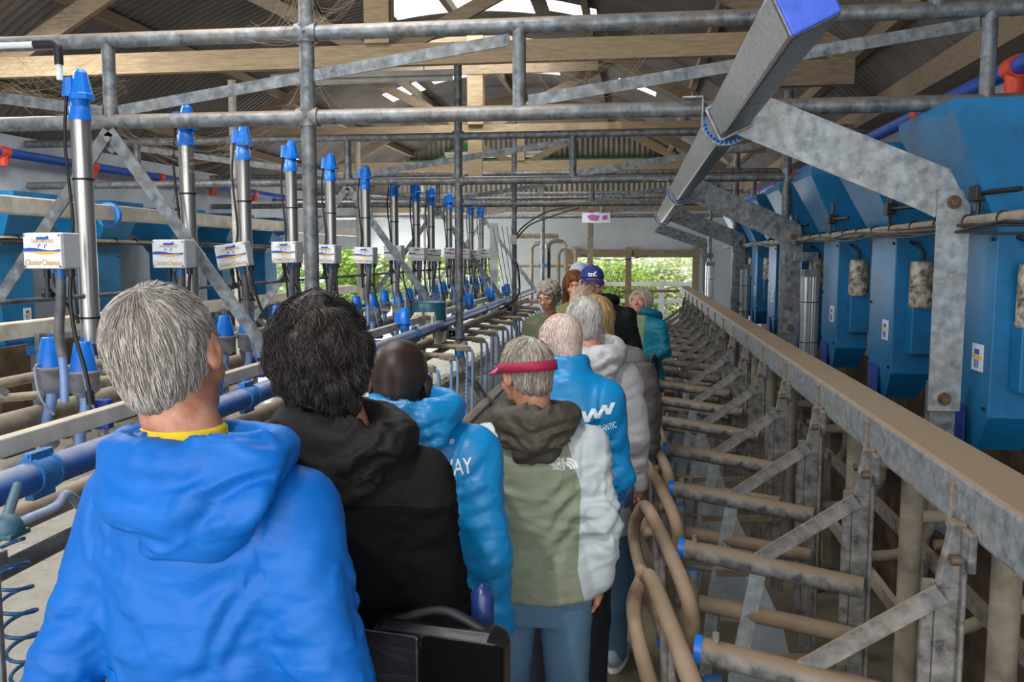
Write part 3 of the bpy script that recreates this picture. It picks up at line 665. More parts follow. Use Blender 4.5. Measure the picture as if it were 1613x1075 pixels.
# wash columns
CY = [3.85, 4.83, 5.58, 6.4, 7.27, 8.27, 9.29, 10.27, 11.06, 12.16, 13.0, 13.85, 14.8]
def column():
    r = thing('wash_column', '', 'column', 'stainless wash columns with blue caps')
    b = MB(); b.tube([(0, 0, 1.5), (0, 0, 2.58)], .045, 20); b.build('steel_tube', 'steel', r)
    b = MB(); b.lathe([(.05, 2.56), (.05, 2.62), (.044, 2.625), (.044, 2.66)], (0, 0, 0), seg=18)
    b.lathe([(.056, 2.655), (.056, 2.68), (.05, 2.685), (.03, 2.78), (.02, 2.795), (0, 2.8)], (.012, 0, 0), seg=10, smooth=False)
    b.lathe([(.036, 2.67), (.028, 2.755), (.0, 2.76)], (-.04, -.01, 0), seg=8, smooth=False); b.build('blue_cap', 'blue_plastic', r)
    for z in (1.62, 2.28): b = MB(); b.tube([(0, 0, z), (0, 0, z+.01)], .05, 14); b.build('cable_tie', 'black', r)
    b = MB(); b.tube(catmull([(-.05, -.02, 2.68), (-.07, -.02, 2.5), (-.06, -.03, 2.35), (-.03, -.05, 2.1), (-.04, -.06, 1.95), (-.03, -.05, 1.6)], 5), .008, 6); b.build('cable', 'black', r)
    b = MB(); b.lathe([(.03, 1.44), (.03, 1.5), (.046, 1.5)], (0, 0, 0), seg=12); b.build('base_plug', 'blue_plastic2', r)
    return r
c0 = column()
for k, y in enumerate(CY):
    o = c0 if k == 0 else copy_tree(c0); o.location = (-2.6, y, 0); o['label'] = 'stainless wash column with blue cap, %s to the camera' % ordl(k, len(CY))
# elbow with pvc pipe feeding the first column
r = thing('pvc_feed_pipe', 'white plastic pipe with black elbow dropping to the nearest blue cap', 'pipe', None, (-2.64, 3.8, 2.85))
b = MB(); b.tube([(-3.6, 3.8, 2.905), (-2.74, 3.8, 2.905)], .014, 10); b.tube([(-2.66, 3.8, 2.84), (-2.66, 3.8, 2.74)], .014, 10); b.build('pipe', 'white', r)
b = MB(); b.tube(rounded([(-2.78, 3.8, 2.905), (-2.66, 3.8, 2.905), (-2.66, 3.8, 2.81)], .03), .02, 12); b.build('elbow', 'black', r); shift(r)
# white vertical plastic pipes
for i, (x, y, z0, z1, rr) in enumerate(((-1.32*1.6, 14.2, 1.1, 2.3, .03), (-4.2, 8.75, 2.4, 3.65, .035))):
    if i == 0: b = MB(); b.box2((-2.35, 14.2, 0), (-2.22, 14.26, 2.45)); tag(b.build('white_channel', 'white'), 'white vertical channel standing amid the farthest columns', 'channel')

# control boxes
def textobj(txt, size, mat, parent, o, ux, uy, n, width=None, name='lettering', th=.0):
    v, f = text_verts(txt, size, width); o = Vector(o); ux = Vector(ux); uy = Vector(uy); n = Vector(n)
    b = MB(); b.add([o+ux*a+uy*c+n*.0012 for a, c in v], f); return b.build(name, mat, parent)
def ctrlbox():
    r = thing('control_box', '', 'control box', 'white wash control boxes on the columns')
    W, H_, D = .2, .155, .1
    b = MB(); b.box((0, 0, 0), (W, D, H_)); b.build('case', 'boxgrey', r, bevel=.006)
    b = MB(); b.box((0, -D/2-.004, 0), (W-.006, .01, H_-.006)); lid = b.build('lid', 'white', r, bevel=.003)
    y = -D/2-.0095; X = (1, 0, 0); Z = (0, 0, 1); N = (0, -1, 0)
    b = MB()
    def band(f0, f1):
        n = 16; vs = []
        for k in range(n+1):
            x = -.094+.188*k/n; vs += [(x, y-.0006, f0(k/n)), (x, y-.0006, f1(k/n))]
        b.add(vs, [(2*k, 2*k+2, 2*k+3, 2*k+1) for k in range(n)])
    w = lambda t: .006*math.sin(t*2*PI*.9+.5)
    band(lambda t: -.003-.0*t, lambda t: .008+w(t)*.9); b.cur = 1; band(lambda t: -.006-.009*max(0, math.sin(t*PI*1.2-.6)), lambda t: -.003)
    b.cur = 0; b.box((.004, y, .053), (.062, .001, .012)); b.box((.03, y, .058), (.012, .001, .01))
    for q in (-.018, .016): b.box((q, y, .02), (.004, .001, .018)); b.box((q+.008, y, .026), (.003, .001, .012))
    b.build('printed_bands', ['label_blue', 'label_gold'], lid)
    textobj('DAIRYMASTER', .022, 'label_tan', lid, (.004, y-.001, .041), X, Z, N, .115)
    textobj('ClusterCleanse', .034, 'label_tan', lid, (.0, y-.001, -.05), X, Z, N, .178)
    for q in (-1, 1):
        for w_ in (-1, 1): b = MB(); b.tube([(q*.09, y-.002, w_*.066), (q*.09, y, w_*.066)], .005, 8); b.build('screw', 'hose_grey', lid)
    b = MB(); b.tube([(-.035, 0, -.077), (-.035, 0, -.12)], .014, 8); b.tube([(-.035, 0, -.12), (-.035, 0, -.17)], .009, 8); b.tube([(-.035, 0, -.165), (-.035, 0, -.2)], .017, 8); b.tube([(-.06, 0, -.19), (-.01, 0, -.19)], .014, 8)
    b.build('gland', 'black', r); b = MB(); b.tube([(.09, 0, -.077), (.09, 0, -.11)], .018, 8); b.build('gland', 'black', r)
    b = MB(); b.tube(catmull([(.09, 0, -.1), (.088, -.01, -.2), (.11, -.02, -.35), (.16, -.03, -.5), (.18, -.03, -.6)], 5), .009, 8); b.tube([(.18, -.03, -.6), (.185, -.03, -.66)], .018, 8)
    b.tube(catmull([(-.005, 0, -.08), (.0, 0, -.14), (.02, .02, -.2), (.06, .05, -.3)], 4), .006, 6); b.build('black_hose', 'black', r)
    b = MB(); b.tube([(0, 0, -.077), (0, 0, -.095)], .01, 8); b.tube([(.035, 0, -.077), (.035, 0, -.12)], .022, 10); b.build('blue_gland', 'blue_plastic2', r)
    b = MB(); b.tube(catmull([(.035, 0, -.1), (.035, -.005, -.2), (.02, -.01, -.35), (.03, -.01, -.46)], 5), .021, 10); b.build('wash_hose', 'hose_grey', r)
    b = MB(); b.tube(catmull([(.03, -.01, -.45), (.035, -.01, -.55), (.04, -.02, -.66)], 4), .018, 10); b.build('lower_hose', 'hose_blue', r)
    return r
b0 = ctrlbox()
for k, y in enumerate(CY):
    o = b0 if k == 0 else copy_tree(b0); o.location = (-2.49, y-.4+.03*(k % 2), 1.945-.012*(k % 3)); o.rotation_euler = (0, [0, 0, -.16, -.02, .02, .03, -.03, .04, .05, 0, 0, .05, 0][k], [-.12, -.1, .12, -.15, -.2, -.15, -.1, -.12, .2, .2, .2, 0, .1][k])
    o['label'] = 'white wash control box with blue and yellow wave print, %s to the camera' % ordl(k, len(CY))
# milk meters (blue cones on smoky bowls)
def meter():
    r = thing('milk_meter', '', 'milk meter', 'blue coned milk meters parked in pairs')
    b = MB(); b.lathe([(.062, 0), (.06, .01), (.036, .135), (.03, .14), (0, .14)], (0, 0, .09), seg=18); b.tube([(0, 0, .22), (0, 0, .25)], .006, 6); b.build('blue_cone', 'blue_plastic', r)
    b = MB(); b.lathe([(.03, -.03), (.055, -.01), (.066, 0), (.069, .08), (.075, .083), (.075, .092), (.066, .096)], (0, 0, 0), seg=16); b.build('smoky_bowl', 'clear', r)
    b = MB(); b.tube(catmull([(0, 0, 0), (0, -.01, -.08), (-.02, -.02, -.16), (-.03, .0, -.25)], 5), .024, 10); b.build('milk_hose', 'hose_blue', r)
    b = MB(); b.tube(catmull([(.0, -.058, .11), (.0, -.085, .1), (.01, -.09, .02), (.03, -.08, -.06), (.06, -.05, -.12)], 5), .006, 6); b.build('pulse_tube', 'hose_clear', r)
    return r
m0 = meter(); n = 0; first = True; N2 = len(CY)*2
for k, y in enumerate(CY):
    for q in (0, 1):
        o = m0 if first else copy_tree(m0); first = False
        o.location = (-2.66+.15*q+(.02 if k % 2 else 0), y-.22+.02*q, 1.30+(.02 if (k+q) % 3 == 0 else 0)); o.rotation_euler = (0, 0, q*.8-.2)
        o['label'] = 'blue cone topped milk meter, %s of the pair at the %s wash column' % (['left', 'right'][q], ordl(k, len(CY)))
for k, y in enumerate(CY):   # grey crossed hoses under each pair
    pass
def claw():
    r = thing('hanging_hose_pair', '', 'hose', 'grey hoses looped under the meters')
    b = MB(); b.tube(catmull([(-.1, 0, .12), (-.16, 0, .02), (-.18, 0, -.1), (-.12, .06, -.18)], 5), .022, 10); b.tube(catmull([(.02, .03, .1), (.05, .03, -.02), (.0, .02, -.12), (.12, 0, -.2)], 5), .02, 10); b.build('grey_hose', 'hose_grey', r)
    b = MB(); b.box((.12, .05, -.02), (.1, .05, .14)); b.build('blue_block', 'flap', r, bevel=.006)
    return r
w0 = claw()
for k, y in enumerate(CY[:8]):
    o = w0 if k == 0 else copy_tree(w0); o.location = (-2.6, y-.18, 1.2); o['label'] = 'grey looped hoses and blue block beneath the %s pair of meters' % ordl(k, 8)
# pulsators on the cream rail
def pulsator():
    r = thing('pulsator', '', 'pulsator', 'blue pulsators sitting on the cream rail')
    b = MB(); b.lathe([(.058, 0), (.056, .012), (.04, .14), (.0, .145)], (0, 0, 0), seg=18); b.box((-.06, 0, .05), (.06, .06, .1)); b.build('blue_housing', 'blue_plastic', r)
    b = MB(); b.tube(catmull([(0, .03, .14), (.0, .05, .22), (-.03, .1, .26)], 4), .007, 6); b.build('tube', 'hose_clear', r)
    b = MB(); b.lathe([(.03, -.1), (.045, -.05), (.045, 0)], (0, 0, 0), seg=12); b.build('base', 'blue_plastic2', r)
    return r
p0 = pulsator(); PY = [3.95, 5.75, 7.55, 9.0, 10.7, 12.4, 14]
for k, y in enumerate(PY):
    o = p0 if k == 0 else copy_tree(p0); o.location = (-2.03, y, 1.31 if k else 1.3); o['label'] = 'blue pulsator on the cream rail, %s to the camera' % ordl(k, 7)
# teal pump unit on cross pipe
r = thing('pump_unit', 'teal cylindrical casing on a cream ribbed base beside the pipe post', 'pump', None, (-2.06, 8.55, 1.03))
b = MB(); b.lathe([(.17, .12), (.175, .13), (.175, .4), (.16, .42), (0, .425)], (0, .1, 0), seg=28); b.build('teal_casing', 'teal_case', r)
b = MB(); b.frustum([(-.17, -.15, 0), (.16, -.15, 0), (.16, .2, 0), (-.17, .2, 0)], [(-.11, -.12, .32), (.1, -.12, .32), (.1, .2, .32), (-.11, .2, .32)]); b.box((-.11, -.15, .14), (.02, .05, .3)); b.box((.09, -.15, .14), (.02, .05, .3)); b.build('cream_base', 'cream', r, bevel=.01)
b = MB(); b.box((-.055, -.155, .27), (.05, .02, .04)); b.box((.045, -.155, .27), (.05, .02, .04)); b.box((-.055, -.172, .03), (.05, .02, .04)); b.box((.045, -.172, .03), (.05, .02, .04)); b.build('slot', 'darkwood', r)
b = MB(); b.box((0, -.18, .1), (.025, .015, .5)); b.tube([(0, -.18, .33), (0, -.18, .37)], .018, 8); b.box((0, -.14, -.2), (.02, .02, .35)); b.build('mounting_bar', 'hose_grey', r)
# hanging hose sets beyond the pump
def hoseset(yellow=False):
    r = thing('milking_hose_set', '', 'hose set', 'swing arms with hanging milking hoses')
    b = MB(); b.tube([(-.45, 0, 1.02), (0, 0, 1.0)], .026, 8); b.box((-.05, 0, .99), (.14, .07, .04)); b.build('arm', 'galv_tan', r)
    for q in (-.02, .04): b = MB(); b.tube(catmull([(q-.04, 0, .99), (q, 0, .96), (q+.005, 0, .8), (q-.005, .01, .35), (q, .0, .2)], 5), .014, 8); b.build('hanging_hose', 'hose_blue', r)
    b = MB(); b.tube([(.02, 0, .62), (.02, 0, .635)], .02, 8); b.tube(rounded([(-.08, .0, .97), (.05, 0, .97), (.06, 0, .85)], .04), .01, 8); b.build('hook', 'hose_grey', r)
    b = MB(); b.tube(helix((.1, .02, .95), (.09, .02, .35), .022, 16, 10), .0025, 4); b.build('spring_cord', 'black', r)
    return r
q0 = hoseset(); HY = [6.9, 7.7, 8.45, 9.3, 10.1, 10.9, 11.7, 12.5, 13.3, 14.1, 14.9]
for k, y in enumerate(HY):
    o = q0 if k == 0 else copy_tree(q0); o.location = (-1.62, y, 0); o['label'] = 'swing arm with hanging pale blue hoses, %s to the camera' % ordl(k, len(HY))
b = MB(); b.tube([(-1.83, 8.95, .95), (-1.82, 8.95, 0)], .009, 6); tag(b.build('yellow_tube', 'yellow'), 'thin yellow tube hanging beside the second pipe post', 'tube')
# blue coil cord & device at the left edge
r = thing('hose_reel_head', 'dirty blue grey fitting hanging under the blue pipe at the left edge', 'fitting', None, (-1.64, 2.03, 1.19))
b = MB(); b.lathe([(.04, 0), (.045, .015), (.035, .035), (.02, .05), (0, .055)], (0, 0, .0), seg=12); b.box((0, 0, .0), (.08, .08, .015)); b.tube([(0, 0, .04), (-.2, .3, .04)], .015, 8); b.build('body', plain('slate_blue', '#2f5666', .5), r, bevel=.004)
b = MB(); b.tube(helix((-.03, 0, -.02), (.035, .02, -.62), .045, 9, 18), .0055, 6); tag(b.build('coil_cord', 'coil'), 'blue coiled cord dangling at the left edge above the sandy floor', 'cord').location = (-1.62, 2.03, 1.19)
b = MB(); b.box((-1.6, 1.92, .575), (.035, .02, 1.15)); b.box((-1.6, 1.93, 1.16), (.05, .04, .04)); tag(b.build('upright_bar', 'galv', bevel=.005), 'narrow steel bar standing at the lower left edge', 'bar')
# white elbow hose at left edge
b = MB(); b.tube(catmull([(-2.1, 2.1, 1.17), (-1.95, 2.2, 1.1), (-1.83, 2.45, 1.12), (-1.8, 2.5, 1.16), (-1.82, 2.6, 1.08)], 6), .016, 8); tag(b.build('bent_hose', 'hose_clear'), 'pale bent hose under the nearest blue pipe clamp', 'hose')
# control cables cluster around third post
r = thing('cable_bundle', 'loose black cables draped to the third pipe post', 'cable', None, (-1.74, 12.9, 2.2))
b = MB(); P = [(0, 0, .0), (.12, 0, .15), (.45, 0, .35), (.9, 0, .45)]
b.tube(catmull(P, 6), .012, 6); b.tube(catmull([(0, -.02, -.05), (.2, 0, .16), (.5, 0, .28), (.95, 0, .42)], 6), .012, 6); b.tube(catmull([(-.02, 0, -.3), (.05, 0, -.6), (.0, -.05, -.95), (-.5, -.1, -1.2)], 6), .014, 6); b.build('cable', 'black', r)
b = MB()
for q in range(5): b.tube([(-.35+q*.07, .0, .15), (-.1+q*.05, -.05, -1.1)], .006, 5)
b.build('steel_cord', 'hose_grey', r)
b = MB(); b.box((-.03, -.05, -.05), (.1, .06, .14)); b.build('junction_box', 'boxgrey', r)
# vacuum pipework at the far end
r = thing('vacuum_pipework', 'bundle of bent cream vacuum pipes with gauge at the far end', 'pipework', None, (-1.8, 17.6, 0))
for (a, h) in ((-.25, 2.15), (.1, 2.2), (.3, 2.05)):
    b = MB(); b.tube(rounded([(a, 0, .9), (a, 0, h), (a+.35, 0, h), (a+.35, 0, 1.2)], .16, 6), .04, 10); b.build('bent_pipe', 'galv_tan', r)
b = MB(); b.tube([(-.6, 0, 2.3), (.3, 0, 2.3)], .05, 10); b.tube([(-.5, 0, 1.7), (.9, 0, 1.7)], .03, 8); b.build('cross_pipe', 'galv_tan', r)
b = MB(); b.tube([(-.0, -.12, 2.1), (-.0, -.08, 2.1)], .07, 16); b.build('gauge', 'white', r)
for (a, z) in ((0, 1.7), (.55, 1.4), (.5, 1.25)): b = MB(); b.box((a, -.02, z), (.18, .08, .08)); b.build('blue_valve', 'blue_plastic2', r)
b = MB(); b.box2((-.98, 18.9, .0), (-.86, 19.0, 3.0)); tag(b.build('cream_post', 'galv_tan'), 'cream vertical post near the far end beside the white cap', 'post')
b = MB(); b.box2((-1.0, 17.13, 2.55), (-.45, 17.15, 2.74)); b.cur = 1; b.prism([(-.85, 17.125, 2.6), (-.7, 17.125, 2.58), (-.66, 17.125, 2.68), (-.8, 17.125, 2.72), (-.9, 17.125, 2.68)], (0, 1, 0), .004); b.prism([(-.6, 17.125, 2.6), (-.5, 17.125, 2.62), (-.5, 17.125, 2.7), (-.6, 17.125, 2.68)], (0, 1, 0), .004)
tag(b.build('faded_poster', ['white', plain('poster_pink', '#b45aa8', .6)]), 'faded white poster with pink blotches on the far frame', 'poster')
# cobwebs
def web(name, pts, n, label):
    rr = random.Random(len(label)); b = MB()
    for _ in range(n):
        p = Vector(pts[rr.randrange(len(pts))]); q = Vector(pts[rr.randrange(len(pts))])
        if (p-q).length < .05: continue
        p += Vector([rr.uniform(-.05, .05) for _ in range(3)]); q += Vector([rr.uniform(-.05, .05) for _ in range(3)])
        m = (p+q)/2-Vector((0, 0, rr.uniform(.02, .16)*(p-q).length*2)); b.tube(catmull([p, m, q], 5), rr.uniform(.0004, .0009), 4, cap=False)
    o = b.build(name, 'web'); tag(o, label, 'cobweb', 'cobwebs in the pipe frames', 'stuff')
web('cobweb', [(-3.5, 4.65, 3.1), (-3.2, 4.6, 3.0), (-3.6, 4.65, 2.9), (-2.95, 4.65, 3.0), (-3.3, 4.65, 2.75), (-3.0, 4.65, 2.75), (-2.9, 4.7, 2.9)], 46, 'dense cobwebs by the left end of the nearest frame')
web('cobweb', [(-1.78, 4.65, 3.5), (-1.9, 4.6, 3.18), (-1.7, 4.65, 3.2), (-1.5, 4.6, 3.3), (-2.1, 4.65, 3.15), (-1.78, 4.6, 3.7)], 46, 'cobwebs around the top of the nearest pipe post')
web('cobweb', [(-.6, 4.65, 3.1), (-.4, 4.65, 2.95), (-.2, 4.7, 3.1), (.1, 4.65, 3.12), (-.3, 4.65, 2.8), (.2, 4.9, 2.9)], 40, 'stringy cobwebs right of the middle strut on the nearest frame')
web('cobweb', [(-2.9, 4.65, 2.64), (-2.0, 4.7, 2.64), (-2.4, 4.9, 2.5), (-2.3, 4.9, 2.6), (-2.8, 4.75, 2.6)], 50, 'sagging cobweb sheet under the nearest lower rail')
web('cobweb', [(-1.78, 4.65, 2.75), (-1.9, 4.65, 2.7), (-1.6, 4.65, 2.7), (-1.78, 4.65, 2.95), (-1.45, 4.65, 2.7)], 26, 'wisps of cobweb at the lower clamp of the nearest post')
# ================================================================== SDF BODY ENGINE
def vnoise(P, seed=0):
    """value noise 0..1, P Nx3"""
    r = np.random.RandomState(seed).rand(16, 16, 16).astype(np.float32)
    i = np.floor(P).astype(int); f = P-i; f = f*f*(3-2*f); a = i & 15; b = (i+1) & 15
    g = lambda x, y, z: r[x[:, 0] if 0 else x, y, z]
    x0, y0, z0 = a.T; x1, y1, z1 = b.T; fx, fy, fz = f.T
    c00 = r[x0, y0, z0]*(1-fx)+r[x1, y0, z0]*fx; c10 = r[x0, y1, z0]*(1-fx)+r[x1, y1, z0]*fx
    c01 = r[x0, y0, z1]*(1-fx)+r[x1, y0, z1]*fx; c11 = r[x0, y1, z1]*(1-fx)+r[x1, y1, z1]*fx
    return (c00*(1-fy)+c10*fy)*(1-fz)+(c01*(1-fy)+c11*fy)*fz
def fbm(P, seed=0, o=3):
    s = 0; a = .5
    for k in range(o): s = s+a*vnoise(P*(2**k), seed+k); a *= .5
    return s/(1-.5**o)

class SDF:
    def __init__(s, lo, hi, h):
        s.h = h; s.lo = np.array(lo, float); n = np.ceil((np.array(hi)-s.lo)/h).astype(int)+1; s.n = n
        s.g = np.full(n, 1., np.float32)
    def win(s, lo, hi):
        a = np.clip(np.floor((np.array(lo)-s.lo)/s.h).astype(int), 0, s.n-1); b = np.clip(np.ceil((np.array(hi)-s.lo)/s.h).astype(int)+1, 1, s.n)
        if np.any(b <= a): return None
        ax = [s.lo[k]+s.h*np.arange(a[k], b[k]) for k in range(3)]
        X = np.stack(np.meshgrid(*ax, indexing='ij'), -1)
        return (slice(a[0], b[0]), slice(a[1], b[1]), slice(a[2], b[2])), X
    def put(s, w, d, k, mode):
        g = s.g[w]
        if mode == 'u':
            if k > 0: h = np.maximum(k-np.abs(g-d), 0)/k; r = np.minimum(g, d)-h*h*k*.25
            else: r = np.minimum(g, d)
        elif mode == 's':
            d = -d
            if k > 0: h = np.maximum(k-np.abs(g-d), 0)/k; r = np.maximum(g, d)+h*h*k*.25
            else: r = np.maximum(g, d)
        else: r = np.maximum(g, d)
        s.g[w] = r
    def cone(s, a, b, ra, rb, k=.02, mode='u', sq=None):
        a = np.array(a, float); b = np.array(b, float); m = max(ra, rb)*(1.0 if sq is None else 1.6)+k+.04
        q = s.win(np.minimum(a, b)-m, np.maximum(a, b)+m)
        if q is None: return s
        w, X = q; ab = b-a; t = np.clip(((X-a)@ab)/max(ab@ab, 1e-12), 0, 1)
        D = X-(a+t[..., None]*ab)
        if sq is not None: D = D/np.array(sq)
        s.put(w, np.linalg.norm(D, axis=-1)-(ra+(rb-ra)*t), k, mode); return s
    def ell(s, c, r, R=None, k=.02, mode='u'):
        c = np.array(c, float); r = np.array(r, float); m = max(r)+k+.04; q = s.win(c-m, c+m)
        if q is None: return s
        w, X = q; D = X-c
        if R is not None: D = D@R
        l = np.linalg.norm(D/r, axis=-1); l2 = np.linalg.norm(D/(r*r), axis=-1)
        s.put(w, l*(l-1)/np.maximum(l2, 1e-6), k, mode); return s
    def loft(s, prof, k=.02, mode='u', cap=True, p=2.0):
        """prof rows: z, cx, cy, rx, ry"""
        P = np.array(sorted(prof), float); m = .05+k
        lo = np.array([(P[:, 1]-P[:, 3]).min()-m, (P[:, 2]-P[:, 4]).min()-m, P[0, 0]-m]); hi = np.array([(P[:, 1]+P[:, 3]).max()+m, (P[:, 2]+P[:, 4]).max()+m, P[-1, 0]+m])
        q = s.win(lo, hi)
        if q is None: return s
        w, X = q; z = X[..., 2]; zz = X[0, 0, :, 2]
        # smooth interpolation
        def ip(c):
            v = np.interp(zz, P[:, 0], P[:, c]); kk = max(1, int(.03/s.h)); ker = np.ones(2*kk+1)/(2*kk+1); return np.convolve(np.pad(v, kk, 'edge'), ker, 'valid')
        cx, cy, rx, ry = [ip(c)[None, None, :] for c in (1, 2, 3, 4)]
        l = (np.abs((X[..., 0]-cx)/rx)**p+np.abs((X[..., 1]-cy)/ry)**p)**(1/p); d = (l-1)*np.minimum(rx, ry)
        d = np.maximum(d, np.maximum(P[0, 0]-z, z-P[-1, 0])); s.put(w, d, k, mode); return s
    def plane(s, p, n):
        """keep the side behind n"""
        ax = [s.lo[k]+s.h*np.arange(s.n[k]) for k in range(3)]
        n = np.array(n, float); n /= np.linalg.norm(n)
        d = (ax[0][:, None, None]-p[0])*n[0]+(ax[1][None, :, None]-p[1])*n[1]+(ax[2][None, None, :]-p[2])*n[2]
        s.g = np.maximum(s.g, d.astype(np.float32)); return s
    def mesh(s, relax=1):
        g = s.g; g[0] = g[-1] = 1; g[:, 0] = g[:, -1] = 1; g[:, :, 0] = g[:, :, -1] = 1
        ins = g < 0; n = g.shape
        cnt = np.zeros([q-1 for q in n], np.uint8)
        sl = lambda i, j, k: (slice(i, n[0]-1+i), slice(j, n[1]-1+j), slice(k, n[2]-1+k))
        for i in (0, 1):
            for j in (0, 1):
                for k in (0, 1): cnt += ins[sl(i, j, k)]
        act = np.argwhere((cnt > 0) & (cnt < 8)); idx = np.full(cnt.shape, -1, np.int64); idx[tuple(act.T)] = np.arange(len(act))
        acc = np.zeros((len(act), 3)); num = np.zeros(len(act))
        cs = [(i, j, k) for i in (0, 1) for j in (0, 1) for k in (0, 1)]
        for c in cs:
            for ax in range(3):
                if c[ax]: continue
                d = list(c); d[ax] = 1
                v0 = g[act[:, 0]+c[0], act[:, 1]+c[1], act[:, 2]+c[2]]; v1 = g[act[:, 0]+d[0], act[:, 1]+d[1], act[:, 2]+d[2]]
                m = (v0 < 0) != (v1 < 0); t = np.where(m, v0/np.where(m, v0-v1, 1), 0)
                p = np.repeat(np.array(c, float)[None], len(act), 0); p[:, ax] += t
                acc += p*m[:, None]; num += m
        V = (act+acc/num[:, None])*s.h+s.lo
        F = []
        for ax in range(3):
            u, v = (ax+1) % 3, (ax+2) % 3
            s0 = [slice(0, n[q]) for q in range(3)]; s1 = list(s0); s0[ax] = slice(0, n[ax]-1); s1[ax] = slice(1, n[ax])
            a = ins[tuple(s0)]; b = ins[tuple(s1)]; E = np.argwhere(a != b); E = E[(E[:, u] > 0) & (E[:, v] > 0) & (E[:, u] < n[u]-1) & (E[:, v] < n[v]-1)]
            fl = a[tuple(E.T)]
            du = np.zeros(3, int); du[u] = 1; dv = np.zeros(3, int); dv[v] = 1
            q = [idx[tuple((E-x).T)] for x in (du+dv, dv, np.zeros(3, int), du)]
            Q = np.stack(q, 1); Q[~fl] = Q[~fl][:, ::-1]; F.append(Q)
        F = np.concatenate(F); F = F[(F >= 0).all(1)]
        return V, F

def mesh_obj(name, V, F, mats, parent=None, mi=None, smooth=True):
    me = bpy.data.meshes.new(name)
    me.vertices.add(len(V)); me.vertices.foreach_set('co', np.asarray(V, np.float32).ravel())
    me.loops.add(len(F)*4); me.loops.foreach_set('vertex_index', np.asarray(F, np.int32).ravel())
    me.polygons.add(len(F)); me.polygons.foreach_set('loop_start', np.arange(0, len(F)*4, 4, dtype=np.int32))
    me.update(calc_edges=True); me.validate()
    for m in (mats if isinstance(mats, (list, tuple)) else [mats]): me.materials.append(m)
    me.polygons.foreach_set('use_smooth', [smooth]*len(me.polygons))
    if mi is not None and len(me.polygons) == len(F): me.polygons.foreach_set('material_index', np.asarray(mi, np.int32))
    me.update(); o = bpy.data.objects.new(name, me); COL.objects.link(o); o.parent = parent; return o
def vnorm(V, F):
    n = np.zeros_like(V); a = V[F[:, 0]]-V[F[:, 2]]; b = V[F[:, 1]]-V[F[:, 3]]; c = np.cross(a, b)
    for k in range(4): np.add.at(n, F[:, k], c)
    return n/np.maximum(np.linalg.norm(n, axis=1), 1e-9)[:, None]
def smooth(V, F, it=1):
    for _ in range(it):
        s = np.zeros_like(V); c = np.zeros(len(V))
        for k in range(4):
            np.add.at(s, F[:, k], V[F[:, (k+1) % 4]]); np.add.at(c, F[:, k], 1)
            np.add.at(s, F[:, k], V[F[:, (k+3) % 4]]); np.add.at(c, F[:, k], 1)
        V = V*.5+s/c[:, None]*.5
    return V
def folds(V, N, amp, seed, freq=(7, 7, 13), zmask=None, sharp=2.2, warp=.6):
    Pn = V*np.array(freq); W = np.stack([fbm(V*4+3, seed+9, 2), fbm(V*4+17, seed+11, 2), fbm(V*4+29, seed+13, 2)], 1)
    n = fbm(Pn+W*warp*4, seed, 2); r = (1-np.abs(2*n-1)*1.6).clip(0, 1)**sharp
    n2 = fbm(Pn*2.1+W*3, seed+5, 2); r2 = (1-np.abs(2*n2-1)*1.8).clip(0, 1)**sharp
    m = vnoise(V*3.3+5, seed+3); m = ((m-.25)*1.8).clip(0.1, 1)
    if zmask is not None: m = m*zmask
    return V+N*(amp*m*(r+.4*r2-.35))[:, None]

def crease(V, N, lines):
    D = np.zeros(len(V))
    for p0, p1, A, w in lines:
        p0 = np.array(p0, float); p1 = np.array(p1, float); ab = p1-p0; L = np.linalg.norm(ab); t = ((V-p0)@ab)/(L*L); m = (t > -.15) & (t < 1.15)
        q = V[m]; tt = t[m]; bend = .12*L*np.sin(tt*PI); dv = q-(p0+tt[:, None]*ab); side = np.cross(ab/L, N[m]); sd = (dv*side).sum(1)-bend*.5; far = np.linalg.norm(dv, axis=1)
        tap = np.clip(np.sin(np.clip((tt+.15)/1.3, 0, 1)*PI), 0, 1)**.8*(far < .12)
        D[m] += tap*A*(-np.exp(-(sd/w)**2)+.9*np.exp(-((sd-w*1.7)/(w*1.1))**2)+.35*np.exp(-((sd+w*1.8)/(w*1.2))**2))
    return V+N*D[:, None]
def cloth(name, c, rough=.6, weave=0, var=.07, bumpst=.16, spec=.5, sheen=0):
    t = NT(name); col = lin(c) if isinstance(c, str) else c; nz = t.noise(7, 5)
    t.base(t.ramp(nz, [(.3, tuple(x*(1-var*1.6) for x in col[:3])+(1,)), (.7, tuple(min(1, x*(1+var)) for x in col[:3])+(1,))]))
    t.set(Roughness=rough); t.b.inputs['Specular IOR Level'].default_value = spec
    f = t.noise(9, 3, .5, t.coord((1, 1, 2.2)), .4); g = t.noise(300, 1)
    t.bump(t.mth('ADD', f, t.mth('MULTIPLY', g, .015)), bumpst, .03); return t.m
def cloth2(name, c1, c2, rough=.6, spec=.4):
    m = cloth(name, c1, rough, spec=spec); nt = m.node_tree; b = [n for n in nt.nodes if n.type == 'BSDF_PRINCIPLED'][0]
    at = nt.nodes.new('ShaderNodeAttribute'); at.attribute_name = 'panel'; gt = nt.nodes.new('ShaderNodeMath'); gt.operation = 'GREATER_THAN'; gt.inputs[1].default_value = 0
    nt.links.new(at.outputs['Fac'], gt.inputs[0]); mx = nt.nodes.new('ShaderNodeMix'); mx.data_type = 'RGBA'; old = b.inputs['Base Color'].links[0].from_socket
    nt.links.new(gt.outputs[0], mx.inputs[0]); nt.links.new(old, mx.inputs[6]); mx.inputs[7].default_value = lin(c2); nt.links.new(mx.outputs[2], b.inputs['Base Color']); return m
